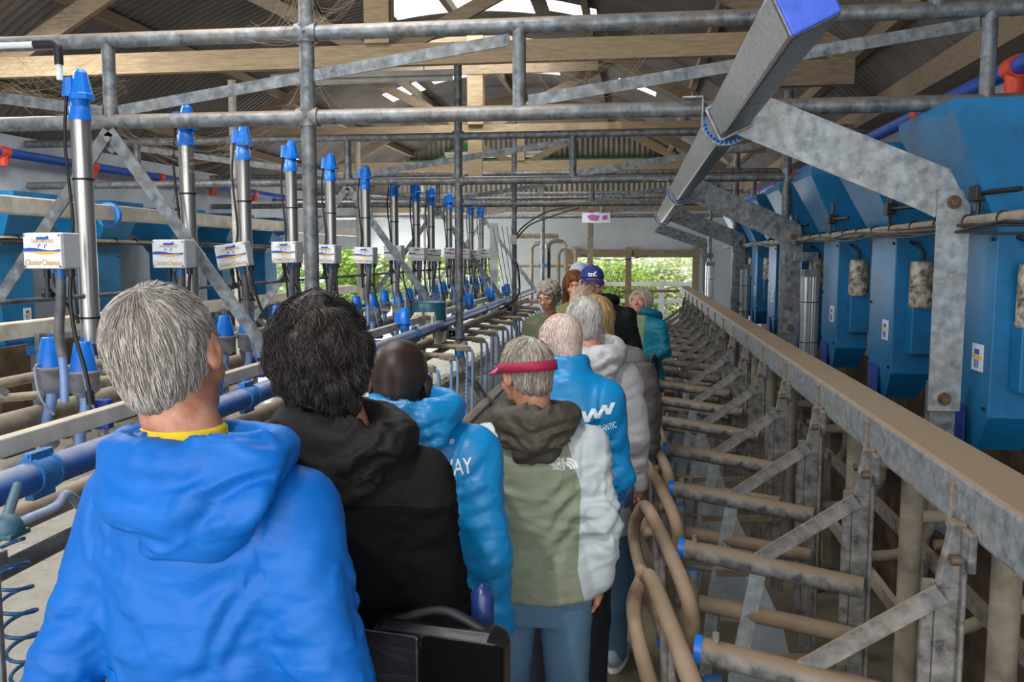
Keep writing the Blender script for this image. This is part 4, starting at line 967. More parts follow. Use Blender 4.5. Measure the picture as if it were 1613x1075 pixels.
def denim(name, c, c2):
    t = NT(name); a = t.noise(3, 4); w = t.noise(420, 2)
    m = t.ramp(a, [(.35, lin(c)), (.65, lin(c2))]); t.base(t.mix(t.mth('MULTIPLY', w, .45), m, lin(c2), 'MIX')); t.set(Roughness=.85); t.bump(t.noise(30, 3), .3, .006); return t.m
def skinm(name, c, c2):
    t = NT(name); a = t.noise(22, 4); t.base(t.ramp(a, [(.35, lin(c)), (.65, lin(c2))])); t.set(Roughness=.5)
    t.b.inputs['Subsurface Weight'].default_value = .08; t.b.inputs['Subsurface Radius'].default_value = (.02, .008, .004); t.bump(t.noise(120, 3), .15, .002); return t.m
def hairm(name, stops, rough=.45):
    t = NT(name); g = t.n('ShaderNodeNewGeometry'); nz = t.noise(9, 4, .6)
    f = t.mth('ADD', t.mth('MULTIPLY', g.outputs['Random Per Island'], .6), t.mth('MULTIPLY', nz, .5))
    t.base(t.ramp(f, [(p, lin(c)) for p, c in stops])); t.set(Roughness=rough); t.b.inputs['Specular IOR Level'].default_value = .35; return t.m
SK = {'fair': skinm('fair_skin', '#b57a62', '#d29c84'), 'pink': skinm('pink_skin', '#c07d6c', '#dba392'), 'dark': skinm('dark_skin', '#2c1a13', '#47291e'), 'tan': skinm('weathered_skin', '#a06a52', '#c48d72')}
HR = {'silver': hairm('silver_hair', [(.2, '#524a44'), (.5, '#857c75'), (.85, '#bdb6b0')]),
      'black': hairm('dark_wavy_hair', [(.2, '#0b0909'), (.55, '#1d1918'), (.9, '#544c49')]),
      'crop': hairm('cropped_black_hair', [(.2, '#0d0a09'), (.8, '#2e2019')]),
      'grey': hairm('grey_hair', [(.2, '#574d45'), (.5, '#8c8276'), (.85, '#c2b9ae')]),
      'thin': hairm('thin_grey_hair', [(.2, '#8a7468'), (.6, '#b5a094'), (.9, '#cdbdb2')]),
      'white': hairm('pale_grey_hair', [(.2, '#77736e'), (.5, '#a5a19c'), (.9, '#d2cfca')]),
      'blonde': hairm('blonde_hair', [(.2, '#8a6a42'), (.5, '#b8935f'), (.9, '#dcc095')]),
      'sandy': hairm('sandy_grey_hair', [(.2, '#7d6552'), (.5, '#a8907b'), (.9, '#d8c8b4')]),
      'red': hairm('auburn_hair', [(.2, '#43220f'), (.6, '#74401f'), (.9, '#a0703f')]),
      'platinum': hairm('platinum_hair', [(.2, '#a0937a'), (.5, '#cfc4ac'), (.9, '#efe8d8')])}

def rotm(yaw, pitch, roll=0):
    """head frame: yaw about z (positive = left), pitch (positive = looking down)"""
    return np.array((Matrix.Rotation(yaw, 3, 'Z') @ Matrix.Rotation(-pitch, 3, 'X') @ Matrix.Rotation(roll, 3, 'Y')))

def head_sdf(S, c, R, s, k=.02, ears=True, fine=True):
    T = lambda p: np.array(c)+R@(np.array(p, float)*s)
    S.ell(T((0, -.015, .03)), np.array((.075, .094, .09))*s, R, .01)
    S.ell(T((0, .022, -.03)), np.array((.06, .07, .082))*s, R, .03*s)
    S.ell(T((0, .052, -.078)), np.array((.034, .034, .03))*s, R, .03*s)
    S.cone(T((0, .084, -.002)), T((0, .106, -.03)), .008*s, .0125*s, .016*s)
    S.ell(T((.012, .098, -.033)), np.array((.009, .011, .008))*s, R, .006*s); S.ell(T((-.012, .098, -.033)), np.array((.009, .011, .008))*s, R, .006*s)
    S.cone(T((-.04, .078, .024)), T((.04, .078, .024)), .009*s, .009*s, .012*s)
    for q in (-1, 1):
        S.ell(T((q*.031, .092, .004)), np.array((.017, .012, .011))*s, R, .012*s, 's')
        S.ell(T((q*.031, .073, .004)), np.array((.0145, .014, .0125))*s, R, .003*s)
        S.ell(T((q*.042, .062, -.03)), np.array((.02, .02, .02))*s, R, .02*s)
        if ears:
            Re = R@np.array(Matrix.Rotation(q*-.35, 3, 'Z'))
            S.ell(T((q*.083, -.006, -.004)), np.array((.0085, .02, .034))*s, Re, .004*s)
            S.ell(T((q*.076, .0, -.028)), np.array((.006, .01, .012))*s, Re, .006*s)
            S.ell(T((q*.093, -.002, .0)), np.array((.004, .011, .02))*s, Re, .004*s, 's')
    S.cone(T((-.02, .087, -.057)), T((.02, .087, -.057)), .0065*s, .0065*s, .006*s)
    S.cone(T((-.016, .086, -.067)), T((.016, .086, -.067)), .0068*s, .0068*s, .006*s)
    S.cone(T((-.022, .098, -.062)), T((.022, .098, -.062)), .0022*s, .0022*s, .003*s, 's')

def hand_sdf(S, w, d, pn, side, s=1., curl=.5):
    """w wrist, d forward direction, pn palm normal, side +1 thumb towards d x pn"""
    w = np.array(w, float); d = np.array(d, float); d /= np.linalg.norm(d); pn = np.array(pn, float); pn -= d*(pn@d); pn /= np.linalg.norm(pn); a = np.cross(d, pn)*side
    for q in (-.026, -.009, .009, .026): S.cone(w+d*.015*s, w+(d*.085+a*q)*s, .02*s, .0125*s, .01)
    for i, (q, L) in enumerate(((.028, .068), (.01, .077), (-.009, .071), (-.027, .056))):
        p = w+(d*.088+a*q)*s; c = curl*(1+.15*i)
        for j, f in enumerate((.44, .32, .24)):
            ang = c*(j+.6); e = p+(d*math.cos(ang)+pn*math.sin(ang)+a*q*.25)*L*f*s; S.cone(p, e, (.0092-.001*j)*s, (.0084-.001*j)*s, .003); p = e
    p = w+(d*.03+a*.022+pn*.006)*s
    for L, v in ((.04, d*.75+a*.6+pn*.35), (.028, d*.95+a*.15+pn*.4), (.022, d+pn*.5)):
        v = v/np.linalg.norm(v); e = p+v*L*s; S.cone(p, e, .0105*s, .009*s, .006); p = e

def strand_mesh(name, surf, roots, n_seg, length, rad, flow, mat, parent, seed, lift=.004, wave=0., wfreq=30, jt=.22):
    """surf=(V,F,N) hair shell, grows strands lying on the shell"""
    V, F, N = surf; rnd = np.random.RandomState(seed)
    bv = BVHTree.FromPolygons([Vector(v) for v in V], [tuple(f) for f in F])
    b = MB(); cand = roots[rnd.permutation(len(roots))]
    for p0 in cand:
        p = Vector(p0); pts = []; L = length*rnd.uniform(.6, 1.2)/n_seg; lf = lift*rnd.uniform(.2, 1.5); jit = Vector(rnd.normal(0, jt, 3)); ph = rnd.uniform(0, 6)
        for j in range(n_seg+1):
            loc, nr, _, _ = bv.find_nearest(p)
            if loc is None: break
            if nr is None: break
            pts.append(loc+nr*(lf*(j/n_seg*.9+.1)))
            d = Vector(flow(np.array(p)))+jit
            if wave: d += Vector((math.sin(ph+p.z*wfreq), math.cos(ph*1.3+p.x*wfreq), math.sin(p.y*wfreq+ph)))*wave
            d -= nr*d.dot(nr)
            if d.length < 1e-6: break
            p = loc+d.normalized()*L
        if len(pts) > 2: b.tube(pts, [rad]*(len(pts)-1)+[rad*.3], 3, cap=False)
    o = b.build(name, mat, parent); return o

ALLBODY = []
def person(name_label, loc, yaw, H=1.72, W=1., hc=(0, .02), hz=None, hyaw=0, hpitch=.2, hroll=0, skin='fair', hair='grey', style='short', jacket='#888888', jkw=None, trousers=('#33455c', '#4a6280'),
           armsL=None, armsR=None, hem=.80, lean=(0, 0), res=.009, hres=.006, sleeves=None, regions=None, jmats=None, hood=None, collar=0, strands=0, slen=.05, shoes='#c9cdd2', fold=.009, gr=None, zcut=None, handcurl=.5, glasses=False, nohair=False, cap=None, eyes=True, strand_r=.0009, seed=1, hands=True, jspec=.4, jrough=.55, neckr=.056, shw=1., coatopen=None):
    """loc feet; local frame faces +y.  hc head-centre xy offset, hz head-centre height"""
    s = H/1.75; root = thing('person', name_label, 'person', gr, (loc[0], loc[1], 0), yaw)
    lx, ly = lean
    L = lambda z: (lx*max(0, z-.9)/.6, ly*max(0, z-.9)/.6)
    hz = hz if hz else 1.625*s
    hcx = np.array((hc[0], hc[1], hz)); R = rotm(hyaw, hpitch, hroll)
    sh = .158*W*shw
    def arm(sd, spec):
        a = np.array((sd*sh+L(1.42)[0], L(1.42)[1], 1.405*s))
        e = np.array(spec[0]) if spec else np.array((sd*(sh+.05), -.03, 1.12*s)); w_ = np.array(spec[1]) if spec else np.array((sd*(sh+.05), .06, .88*s))
        return a, e, w_
    AL = arm(-1, armsL); AR = arm(1, armsR)
    nb = np.array((L(1.47)[0], L(1.47)[1]-.005, 1.45*s)); nt = hcx+R@np.array((0, -.025, -.045))*s
    # ---- body
    S = SDF((-.55, -.45, -.02), (.55, .55, H+.06), res)
    def prof(extra, hemz=None, top=1.49):
        P = [(.80, 0, .0, .172, .125), (.92, 0, -.005, .178, .13), (1.06, 0, 0, .155, .108), (1.25, 0, 0, .172, .115), (1.36, 0, -.005, .178, .112), (1.425, 0, -.005, .15, .09), (1.47, 0, -.005, .09, .07)]
        return [(z*s, L(z)[0], L(z)[1]+cy, (rx*W+extra), ry*(.5+.5*W)+extra) for z, cx, cy, rx, ry in P]
    S.loft(prof(-.022), .03)
    for a, e, w_ in (AL, AR):
        S.cone(a, e, .05*s, .04*s, .03); S.cone(e, w_, .04*s, .026*s, .02)
    for q in (-1, 1):
        S.cone((q*.088, 0, .92*s), (q*.095, .015, .5*s), .082*s, .055*s, .04); S.cone((q*.095, .015, .5*s), (q*.1, -.02, .09*s), .052*s, .036*s, .02)
        S.cone((q*.1, -.03, .05*s), (q*.115, .13, .035*s), .036*s, .03*s, .02)
    S.cone(nb-np.array((0, 0, .04)), nt, .066*s*W, neckr*s, .03)
    head_box = SDF(hcx-.17*s, hcx+.17*s, hres)
    V, F = S.mesh(); V = smooth(V, F, 1)
    # head+neck meshed finer in the same field is joined as one skin below
    S2 = SDF((hcx-.18*s).tolist(), (hcx+.18*s).tolist(), hres)
    S2.cone(nb-np.array((0, 0, .04)), nt, .066*s*W, neckr*s, .03); head_sdf(S2, hcx, R, s)
    # clip the coarse body at the neck and use the fine head above
    zc = (hcx-.155*s)[2]
    S2.plane((0, 0, zc), (0, 0, -1)); V2, F2 = S2.mesh(); V2 = smooth(V2, F2, 1)
    S.plane((0, 0, zc+.012), (0, 0, 1)); V, F = S.mesh(); V = smooth(V, F, 1)
    parts = [(V, F), (V2, F2)]
    if hands:
        for (a, e, w_), sd in ((AL, -1), (AR, 1)):
            d = (w_-e)/np.linalg.norm(w_-e); Sh = SDF((w_-.19).tolist(), (w_+.19).tolist(), .0042)
            Sh.cone(w_-d*.05, w_+d*.02, .027*s, .022*s, .01); hand_sdf(Sh, w_, d, (-sd*1., .15, 0), 1 if sd < 0 else -1, s, handcurl); parts.append(Sh.mesh())
    o = 0; VV = []; FF = []
    for v, f in parts: VV.append(v); FF.append(f+o); o += len(v)
    Vb = np.concatenate(VV); Fb = np.concatenate(FF)
    # lips a little redder: second material slot by position
    mesh_obj('body', Vb, Fb, SK[skin], root)
    Th = lambda p: hcx+R@(np.array(p, float)*s)
    if eyes:
        for q in (-1, 1):
            b = MB(); b.sphere(Th((q*.031, .0755, .004)), .0118*s, 12); e = b.build('eye', 'white', root)
            b = MB(); b.sphere(Th((q*.031, .084, .004)), .0062*s, 10); b.build('iris', 'black', e)
            b = MB(); b.tube([Th((q*.016, .092, .022)), Th((q*.03, .0935, .026)), Th((q*.046, .084, .022))], .003*s, 6); b.build('eyebrow', HR[hair], root)
        b = MB(); b.tube([Th((-.021, .0915, -.061)), Th((0, .0955, -.0605)), Th((.021, .0915, -.061))], .0042*s, 6); b.build('lips', LIP, root)
    if glasses:
        g = None; b = MB()
        for q in (-1, 1):
            P = [Th((q*.031+.022*math.cos(t)*1.05, .1, .0+.017*math.sin(t))) for t in [2*PI*k/16 for k in range(17)]]; b.tube(P, .0022*s, 5)
            b.tube([Th((q*.054, .099, .004)), Th((q*.08, .06, .006)), Th((q*.084, -.005, .006))], .002*s, 5)
        b.tube([Th((-.009, .1, .004)), Th((.009, .1, .004))], .002*s, 5); b.build('glasses', 'black', root)
    # ---- hair
    if not nohair:
        Sx = SDF((hcx-np.array((.2, .2, .38))*s).tolist(), (hcx+.2*s).tolist(), hres*.9)
        R3 = R
        if style in ('short', 'crop', 'bald'):
            t = {'short': .009, 'crop': .004, 'bald': .0045}[style]
            Sx.ell(Th((0, -.016, .031)), np.array((.076+t, .095+t, .091+t))*s, R, 0); Sx.ell(Th((0, -.045, -.035)), np.array((.054+t*.6, .052+t*.6, .06))*s, R, .02)
            Sx.ell(Th((0, .108, -.05)), np.array((.12, .085, .125))*s, R, .006, 's')
            Sx.ell(Th((0, .035, -.11)), np.array((.13, .075, .075))*s, R, .006, 's')
            for q in (-1, 1): Sx.ell(Th((q*.09, .004, -.014)), np.array((.02, .03, .042))*s, R, .004, 's')
            n_ = R@np.array((0, .35, -1.)); Sx.plane(Th((0, -.05, -.088)), n_)
            if style == 'bald': Sx.ell(Th((0, .035, .115)), np.array((.082, .105, .062))*s, R, .01, 's'); Sx.ell(Th((0, .12, .04)), np.array((.1, .07, .07))*s, R, .006, 's')
        elif style == 'wavy':
            Sx.ell(Th((0, -.018, .036)), np.array((.098, .116, .104))*s, R, 0); Sx.ell(Th((0, -.06, -.03)), np.array((.088, .068, .085))*s, R, .03); Sx.ell(Th((0, -.062, -.085)), np.array((.066, .05, .06))*s, R, .02)
            for q in (-1, 1): Sx.ell(Th((q*.07, -.015, .0)), np.array((.03, .05, .06))*s, R, .02)
            Sx.ell(Th((0, .13, -.04)), np.array((.13, .09, .1))*s, R, .01, 's'); Sx.ell(Th((0, .05, -.13)), np.array((.13, .08, .08))*s, R, .01, 's')
            for q in (-1, 1): Sx.ell(Th((q*.1, .0, -.05)), np.array((.03, .03, .04))*s, R, .006, 's')
        elif style == 'bob':
            Sx.ell(Th((0, -.018, .034)), np.array((.09, .11, .1))*s, R, 0); Sx.loft([(hcx[2]-.12*s, hcx[0]-R[0, 1]*.03, hcx[1]-R[1, 1]*.03, .088*s, .082*s), (hcx[2]+.04*s, hcx[0]-R[0, 1]*.01, hcx[1]-R[1, 1]*.01, .09*s, .1*s)], .03)
            Sx.ell(Th((0, .115, -.045)), np.array((.08, .112, .12))*s, R, .01, 's')
        elif style == 'long':
            Sx.ell(Th((0, -.018, .034)), np.array((.088, .108, .1))*s, R, 0); Sx.loft([(hcx[2]-.3*s, hcx[0], hcx[1]-.065, .085*s, .045*s), (hcx[2]-.1*s, hcx[0], hcx[1]-.05, .095*s, .06*s), (hcx[2]+.04*s, hcx[0]-R[0, 1]*.01, hcx[1]-R[1, 1]*.01, .09*s, .1*s)], .03)
            Sx.ell(Th((0, .12, -.045)), np.array((.07, .108, .115))*s, R, .01, 's'); Sx.ell(Th((0, .1, -.2)), np.array((.1, .12, .12))*s, R, .01, 's')
        elif style == 'curly':
            Sx.ell(Th((0, -.02, .04)), np.array((.1, .115, .1))*s, R, 0); Sx.ell(Th((0, -.05, -.03)), np.array((.09, .07, .07))*s, R, .02)
            Sx.ell(Th((0, .12, -.03)), np.array((.1, .09, .09))*s, R, .01, 's')
        Vh, Fh = Sx.mesh(); Vh = smooth(Vh, Fh, 1); Nh = vnorm(Vh, Fh)
        am = {'short': .006, 'crop': .0008, 'bald': .0006, 'wavy': .032, 'bob': .006, 'long': .008, 'curly': .02}[style]; fq = {'wavy': (17, 17, 13), 'curly': (40, 40, 40), 'short': (60, 60, 14)}.get(style, (55, 55, 9))
        Vh = Vh+Nh*((fbm(Vh*np.array(fq)+(fbm(Vh*14, seed, 2)*2)[:, None], seed+4, 2)-.5)*am*2)[:, None]; Nh = vnorm(Vh, Fh)
        ho = mesh_obj('hair', Vh, Fh, HR[hair], root)
        if strands:
            cr = Th((0.01, -.06, .1)); up_ = R@np.array((0, 0, 1.))
            def flow(p):
                v = p-cr; v = v/max(np.linalg.norm(v), .01); return v+np.array((0, 0, -.55))+np.cross(up_, v)*.25
            out = Vh[(Nh@(Vh.mean(0)*0+1e-9) > -9)]
            # only the outward-facing vertices
            cen = Th((0, -.02, 0)); o_ = ((Vh-cen)*Nh).sum(1) > .02
            roots = Vh[o_]; rs = np.random.RandomState(seed); roots = roots[rs.choice(len(roots), min(strands, len(roots)), replace=strands > len(roots))]+rs.normal(0, .002, (min(strands, len(roots)), 3))
            so = strand_mesh('hair_strands', (Vh, Fh, Nh), roots, 7, slen, strand_r, flow, HR[hair], root, seed, lift={'short': .0035, 'crop': .002, 'bald': .0015}.get(style, .011), wave=.0 if style in ('short', 'bald', 'crop', 'long', 'bob') else .55, jt=.12)
            so['kind'] = 'stuff'
    # ---- jacket
    jm = jmats or [cloth(name_label[:12]+'_jacket', jacket, jrough, spec=jspec)]
    S = SDF((-.58, -.45, min(hem*s, .8)-.05), (.58, .55, 1.66*s), res)
    P = prof(.016); hz_ = hem*s
    P2 = [p for p in P if p[0] > hz_+.02]; low = P[0]
    P2 = [(hz_, P[0][1], P[0][2], P[0][3]+.012, P[0][4]+.012)]+P2
    S.loft(P2, .03)
    ncol = 1.5*s
    S.loft([(1.43*s, L(1.43)[0], L(1.43)[1], .105, .085), ((1.5+collar)*s, L(1.5)[0]*1.05, L(1.5)[1]+.012, .074, .075)], .04)
    sl = []
    for a, e, w_ in (AL, AR):
        d = (w_-e)/np.linalg.norm(w_-e); S.cone(a-np.array((0, 0, .012)), e, .07*s*(.6+.4*W), .057*s, .05); S.cone(e, w_-d*.0, .056*s, .044*s, .03); S.cone(w_-d*.02, w_+d*.005, .047*s, .046*s, .012)
        Sx_ = S
    V, F = S.mesh(); V = smooth(V, F, 1); N = vnorm(V, F)
    dE = np.minimum(np.linalg.norm(V-AL[1], axis=1), np.linalg.norm(V-AR[1], axis=1)); dS = np.minimum(np.linalg.norm(V-AL[0]-np.array((0, 0, -.1)), axis=1), np.linalg.norm(V-AR[0]-np.array((0, 0, -.1)), axis=1))
    zm = .55+1.1*np.exp(-(dE/.12)**2)+.8*np.exp(-(dS/.12)**2)+.5*np.exp(-((V[:, 2]-1.02*s)/.1)**2)
    zm *= 1-.75*np.exp(-((V[:, 2]-1.38*s)/.09)**2)*(np.abs(V[:, 0]) < sh*.75)
    V = folds(V, N, fold, seed, zmask=zm)
    V = V+N*((fbm(V*5, seed+20, 2)-.5)*.02)[:, None]; V = folds(V, vnorm(V, F), fold*.3, seed+33, (10, 10, 26), zmask=zm, sharp=4, warp=1.)
    if res < .0118:
        rs = np.random.RandomState(seed+7); ls = []; yb_ = -.125+ly
        for q in (-1, 1):
            for k in range(4):
                x0 = q*rs.uniform(.13, .17)*W; z0_ = rs.uniform(1.12, 1.36)*s; ls.append(((x0, yb_, z0_), (x0-q*rs.uniform(.06, .14), yb_-.01, z0_-rs.uniform(.02, .16)), rs.uniform(.004, .008), rs.uniform(.013, .022)))
            for k in range(2): x0 = q*rs.uniform(.02, .12); ls.append(((x0, yb_, rs.uniform(.98, 1.06)*s), (x0+rs.uniform(-.12, .12), yb_, rs.uniform(.96, 1.04)*s), .006, .01))
        for (a, e, w_), q in ((AL, -1), (AR, 1)):
            for k in range(9):
                t_ = rs.uniform(.1, 1.0); c_ = a+(e-a)*t_ if k < 5 else e+(w_-e)*rs.uniform(0, .8); h = rs.uniform(-.03, .05)
                ls.append((c_+np.array((-.06, -.045, -h)), c_+np.array((.06, -.045, h)), rs.uniform(.003, .006), rs.uniform(.012, .018)))
            ls.append((a+np.array((q*.0-.0, -.075, .055)), a+np.array((-q*.015, -.08, -.11)), .0035, .006))
        V = crease(V, vnorm(V, F), ls)
    jo = mesh_obj('jacket', V, F, jm, root)
    if regions:
        rv = np.asarray(regions(V, AL, AR, s), np.float32); at = jo.data.attributes.new('panel', 'FLOAT', 'POINT')
        if len(jo.data.vertices) == len(rv): at.data.foreach_set('value', rv)
    # ---- hood
    if hood:
        hm = hood.get('mat') or jm[0]; hw = hood.get('w', .14); dx = hood.get('dx', 0); hd = hood.get('drop', .1); hy = -.1+ly
        Sd = SDF((-.4, -.42, 1.1*s), (.4, .3, 1.75*s), res*.8)
        z0 = 1.475*s-hood.get('low', 0); cx, cy = L(1.47)
        for k in range(20):   # rolled edge round the neck
            a0 = 2*PI*k/20; a1 = 2*PI*(k+1)/20; f = lambda a: np.array((cx+dx*.5+hw*.8*math.cos(a), cy-.035+.095*math.sin(a), z0+.03+hood.get('tilt', .03)*math.sin(a)+hood.get('side', 0)*math.cos(a)))
            Sd.cone(f(a0), f(a1), hood.get('r', .03), hood.get('r', .03), .02)
        yb = cy-.1
        Sd.loft([(z0-hd-.045, cx+dx*1.2, yb-.01, .3*hw, .03), (z0-hd-.02, cx+dx*1.2, yb-.02, .62*hw, .05), (z0-hd*.5, cx+dx*1.1, yb-.02, .95*hw, .062), (z0-.01, cx+dx, yb, 1.02*hw, .062), (z0+.04, cx+dx*.8, yb+.02, .9*hw, .04)], .03, p=2.3)
        Sd.ell((cx+dx*.6, cy-.02, z0+.075), (hw*.66, .07, .06), None, .015, 's')
        gr_ = lambda a, b_, r_: Sd.cone((cx+dx+a[0]*hw, yb-a[1], z0+a[2]*hd), (cx+dx+b_[0]*hw, yb-b_[1], z0+b_[2]*hd), r_, r_*.5, .028, 's')
        gr_((-.75, .07, .05), (.1, .098, -.5), .010); gr_((.85, .07, .2), (.05, .1, -.15), .012); gr_((.7, .08, -.35), (-.1, .1, -.85), .008); gr_((-.5, .09, -.5), (-.05, .1, -.9), .007)
        Vd, Fd = Sd.mesh(); Vd = smooth(Vd, Fd, 2); Nd = vnorm(Vd, Fd); Vd = folds(Vd, Nd, hood.get('fold', .02)*.6, seed+40, (5, 5, 9)); Vd = folds(Vd, vnorm(Vd, Fd), .007, seed+44, (11, 11, 20), sharp=3)
        rs = np.random.RandomState(seed+3); ls = []
        for q in (-1, 1):
            for k in range(3): zz = z0-.01-hd*rs.uniform(0, .8); ls.append(((cx+dx+q*hw*.95, yb+.02, zz+.03), (cx+dx+q*hw*rs.uniform(0, .3), yb-.06, zz-rs.uniform(.01, .05)), rs.uniform(.006, .011), rs.uniform(.010, .018)))
        Vd = crease(Vd, vnorm(Vd, Fd), ls)
        mesh_obj('hood', Vd, Fd, hm, root)
    # ---- trousers
    S = SDF((-.3, -.25, 0), (.3, .35, 1.0*s), res)
    S.loft([(.77*s, 0, -.005, .14*W, .10), (.84*s, 0, -.005, .165*W, .12), (.93*s, 0, -.005, .172*W, .125), (.99*s, 0, 0, .16*W, .112)], .03)
    for q in (-1, 1):
        S.cone((q*.09, -.008, .88*s), (q*.1, .012, .5*s), .1*s*(.5+.5*W), .075*s, .025); S.cone((q*.1, .012, .5*s), (q*.105, -.02, .07*s), .074*s, .06*s, .02)
    S.plane((0, 0, .035), (0, 0, -1))
    V, F = S.mesh(); V = smooth(V, F, 1); N = vnorm(V, F); V = folds(V, N, .011, seed+60, (8, 8, 12), .5+.8*np.exp(-((V[:, 2]-.45*s)/.16)**2)+.7*np.exp(-((V[:, 2]-.8*s)/.08)**2))
    mesh_obj('trousers', V, F, denim(name_label[:10]+'_trousers', *trousers), root)
    for q in (-1, 1):
        S = SDF((q*.11-.1, -.16, -.01), (q*.11+.1, .24, .16), .006)
        S.ell((q*.105, -.03, .055), (.045, .065, .05), None, 0); S.ell((q*.118, .08, .04), (.05, .105, .036), None, .03); S.cone((q*.105, -.03, .06), (q*.105, -.035, .1), .042, .042, .02); S.plane((0, 0, .014), (0, 0, -1))
        V, F = S.mesh(); so = mesh_obj('shoe', V, F, plain('shoe_upper', shoes, .6), root)
        b = MB(); P = [(q*.112+.05*math.cos(t)*(1 if math.sin(t) > 0 else .9), .04+.135*math.sin(t), .012) for t in [2*PI*k/20 for k in range(20)]]; b.prism(P, (0, 0, 1), .024); b.build('sole', 'white', so)
    # ---- cap
    if cap:
        b = MB(); S = SDF((hcx-.2*s).tolist(), (hcx+.22*s).tolist(), .006)
        S.ell(Th((0, -.012, .045)), np.array((.088, .107, .092))*s, R, 0); S.plane(Th((0, 0, .04)), R@np.array((0, .12, -1.)))
        V, F = S.mesh(); V = smooth(V, F, 1); co_ = mesh_obj('cap', V, F, cloth(cap['n'], cap['c'], .8), root)
        b = MB(); n = 16; vs = []
        for k in range(n+1):
            t = PI*k/n; a = np.array((.075*math.cos(t), .062+.025*math.sin(t), .042)); e = np.array((.084*math.cos(t), .07+.085*math.sin(t), .034-.012*abs(math.cos(t))))
            vs += [Th(a), Th(e), Th(e-np.array((0, 0, .004))), Th(a-np.array((0, 0, .005)))]
        fs = []
        for k in range(n):
            for j in range(4): fs.append((4*k+j, 4*k+4+j, 4*k+4+(j+1) % 4, 4*k+(j+1) % 4))
        b.add(vs, fs, True); b.build('brim', cloth(cap['n']+'_brim', cap.get('bc', cap['c']), .8), co_)
        if 'txt' in cap:
            v, f = text_verts(cap['txt'], .045, .062); bv = BVHTree.FromPolygons([Vector(q) for q in V], [tuple(q) for q in F]); vs = []
            for a, c in v:
                o_ = Vector(Th((-a, .3, .078+c))); hit = bv.ray_cast(o_, Vector(R@np.array((0, -1., 0)))); vs.append((hit[0]+Vector(R@np.array((0, .0015, 0)))) if hit[0] else o_)
            b = MB(); b.add(vs, f); b.build('cap_lettering', 'logo_white', co_)
    root['_j'] = jo.name
    return dict(root=root, jacket=jo, hcx=hcx, R=R, s=s, Th=Th, AL=AL, AR=AR, L=L)
LIP = plain('lip_colour', '#b0685c', .5)

def decal(P, verts, faces, mat, cx, cz, name='print', rot=0, back=True, label=None):
    """project flat verts (x right as seen from behind, z up) on the jacket back"""
    jo = P['jacket']; me = jo.data; bv = BVHTree.FromPolygons([v.co.copy() for v in me.vertices], [tuple(p.vertices) for p in me.polygons]); vs = []
    c, s_ = math.cos(rot), math.sin(rot)
    for a, b_ in verts:
        x = cx+a*c-b_*s_; z = cz+a*s_+b_*c; hit = bv.ray_cast(Vector((x, -1, z)), Vector((0, 1, 0)))
        vs.append(hit[0]+Vector((0, -.0022, 0)) if hit[0] else Vector((x, -.1, z)))
    b = MB(); b.add(vs, faces); o = b.build(name, mat, jo)
    if label: o['label'] = label
    return o
def subdiv_poly(poly, step=.01):
    """grid fill of a 2D polygon (simple scanline quads)"""
    xs = [p[0] for p in poly]; ys = [p[1] for p in poly]; V = []; Fc = []
    n = max(2, int((max(ys)-min(ys))/step)); rows = []
    for i in range(n+1):
        y = min(ys)+(max(ys)-min(ys))*(i+.0001 if i == 0 else (i-.0001 if i == n else i))/n; hit = []
        for k in range(len(poly)):
            (x0, y0), (x1, y1) = poly[k], poly[(k+1) % len(poly)]
            if (y0-y)*(y1-y) < 0: hit.append(x0+(x1-x0)*(y-y0)/(y1-y0))
        rows.append((y, min(hit), max(hit)) if hit else None)
    m = 6
    rows = [r for r in rows if r]
    for y, a, b_ in rows: V += [(a+(b_-a)*j/m, y) for j in range(m+1)]
    for i in range(len(rows)-1):
        for j in range(m): q = i*(m+1)+j; Fc.append((q, q+1, q+m+2, q+m+1))
    return V, Fc
# ================================================================== PEOPLE
import time as _t
_t0 = _t.time()
# 1 man in bright blue jacket
p = person('person with short silver hair in a bright blue hooded jacket, back turned, lower left', (-.755, 1.42), -.12, H=1.855, W=1.08, hc=(-.075, .02), hz=1.74, hyaw=.12, hpitch=.12, hroll=-.26, skin='tan', hair='silver', style='short',
    jacket='#0363b9', hood=dict(w=.175, dx=.03, drop=.085, r=.03, fold=.02, side=.0, tilt=.0, low=.005), strands=8000, slen=.045, strand_r=.0007, res=.0075, hres=.0045, seed=11, fold=.014, jspec=.3, jrough=.5,
    armsL=((-.285, -.06, 1.12), (-.27, .04, .9)), armsR=((.30, -.05, 1.12), (.285, .05, .9)), lean=(0, .02), shw=1.02)
b = MB(); c = p['L'](1.5); b.lathe([(.08, 1.5), (.075, 1.572), (.068, 1.577)], (c[0]-.035, c[1]-.022, .05), seg=30); b.build('yellow_collar', plain('yellow_shirt', '#e8c414', .8), p['root'])
# storm flap on the back
def flap(P, z, w, amp=.006):
    jo = P['jacket']; me = jo.data; bv = BVHTree.FromPolygons([v.co.copy() for v in me.vertices], [tuple(q.vertices) for q in me.polygons]); vs = []; n = 40
    for k in range(n+1):
        x = -w+2*w*k/n
        for dz, off in ((.05, -.001), (.0, -.007), (-.004, -.003)):
            zz = z+.01*math.sin(x*18)*.6+dz; h = bv.ray_cast(Vector((x, -1, zz)), Vector((0, 1, 0))); y = h[0].y if h[0] else -.1; vs.append((x, y+off, zz))
    b = MB(); b.add(vs, [(3*k+j, 3*k+3+j, 3*k+4+j, 3*k+1+j) for k in range(n) for j in (0, 1)], True); b.build('back_flap', me.materials[0], jo)
flap(p, 1.14, .17)
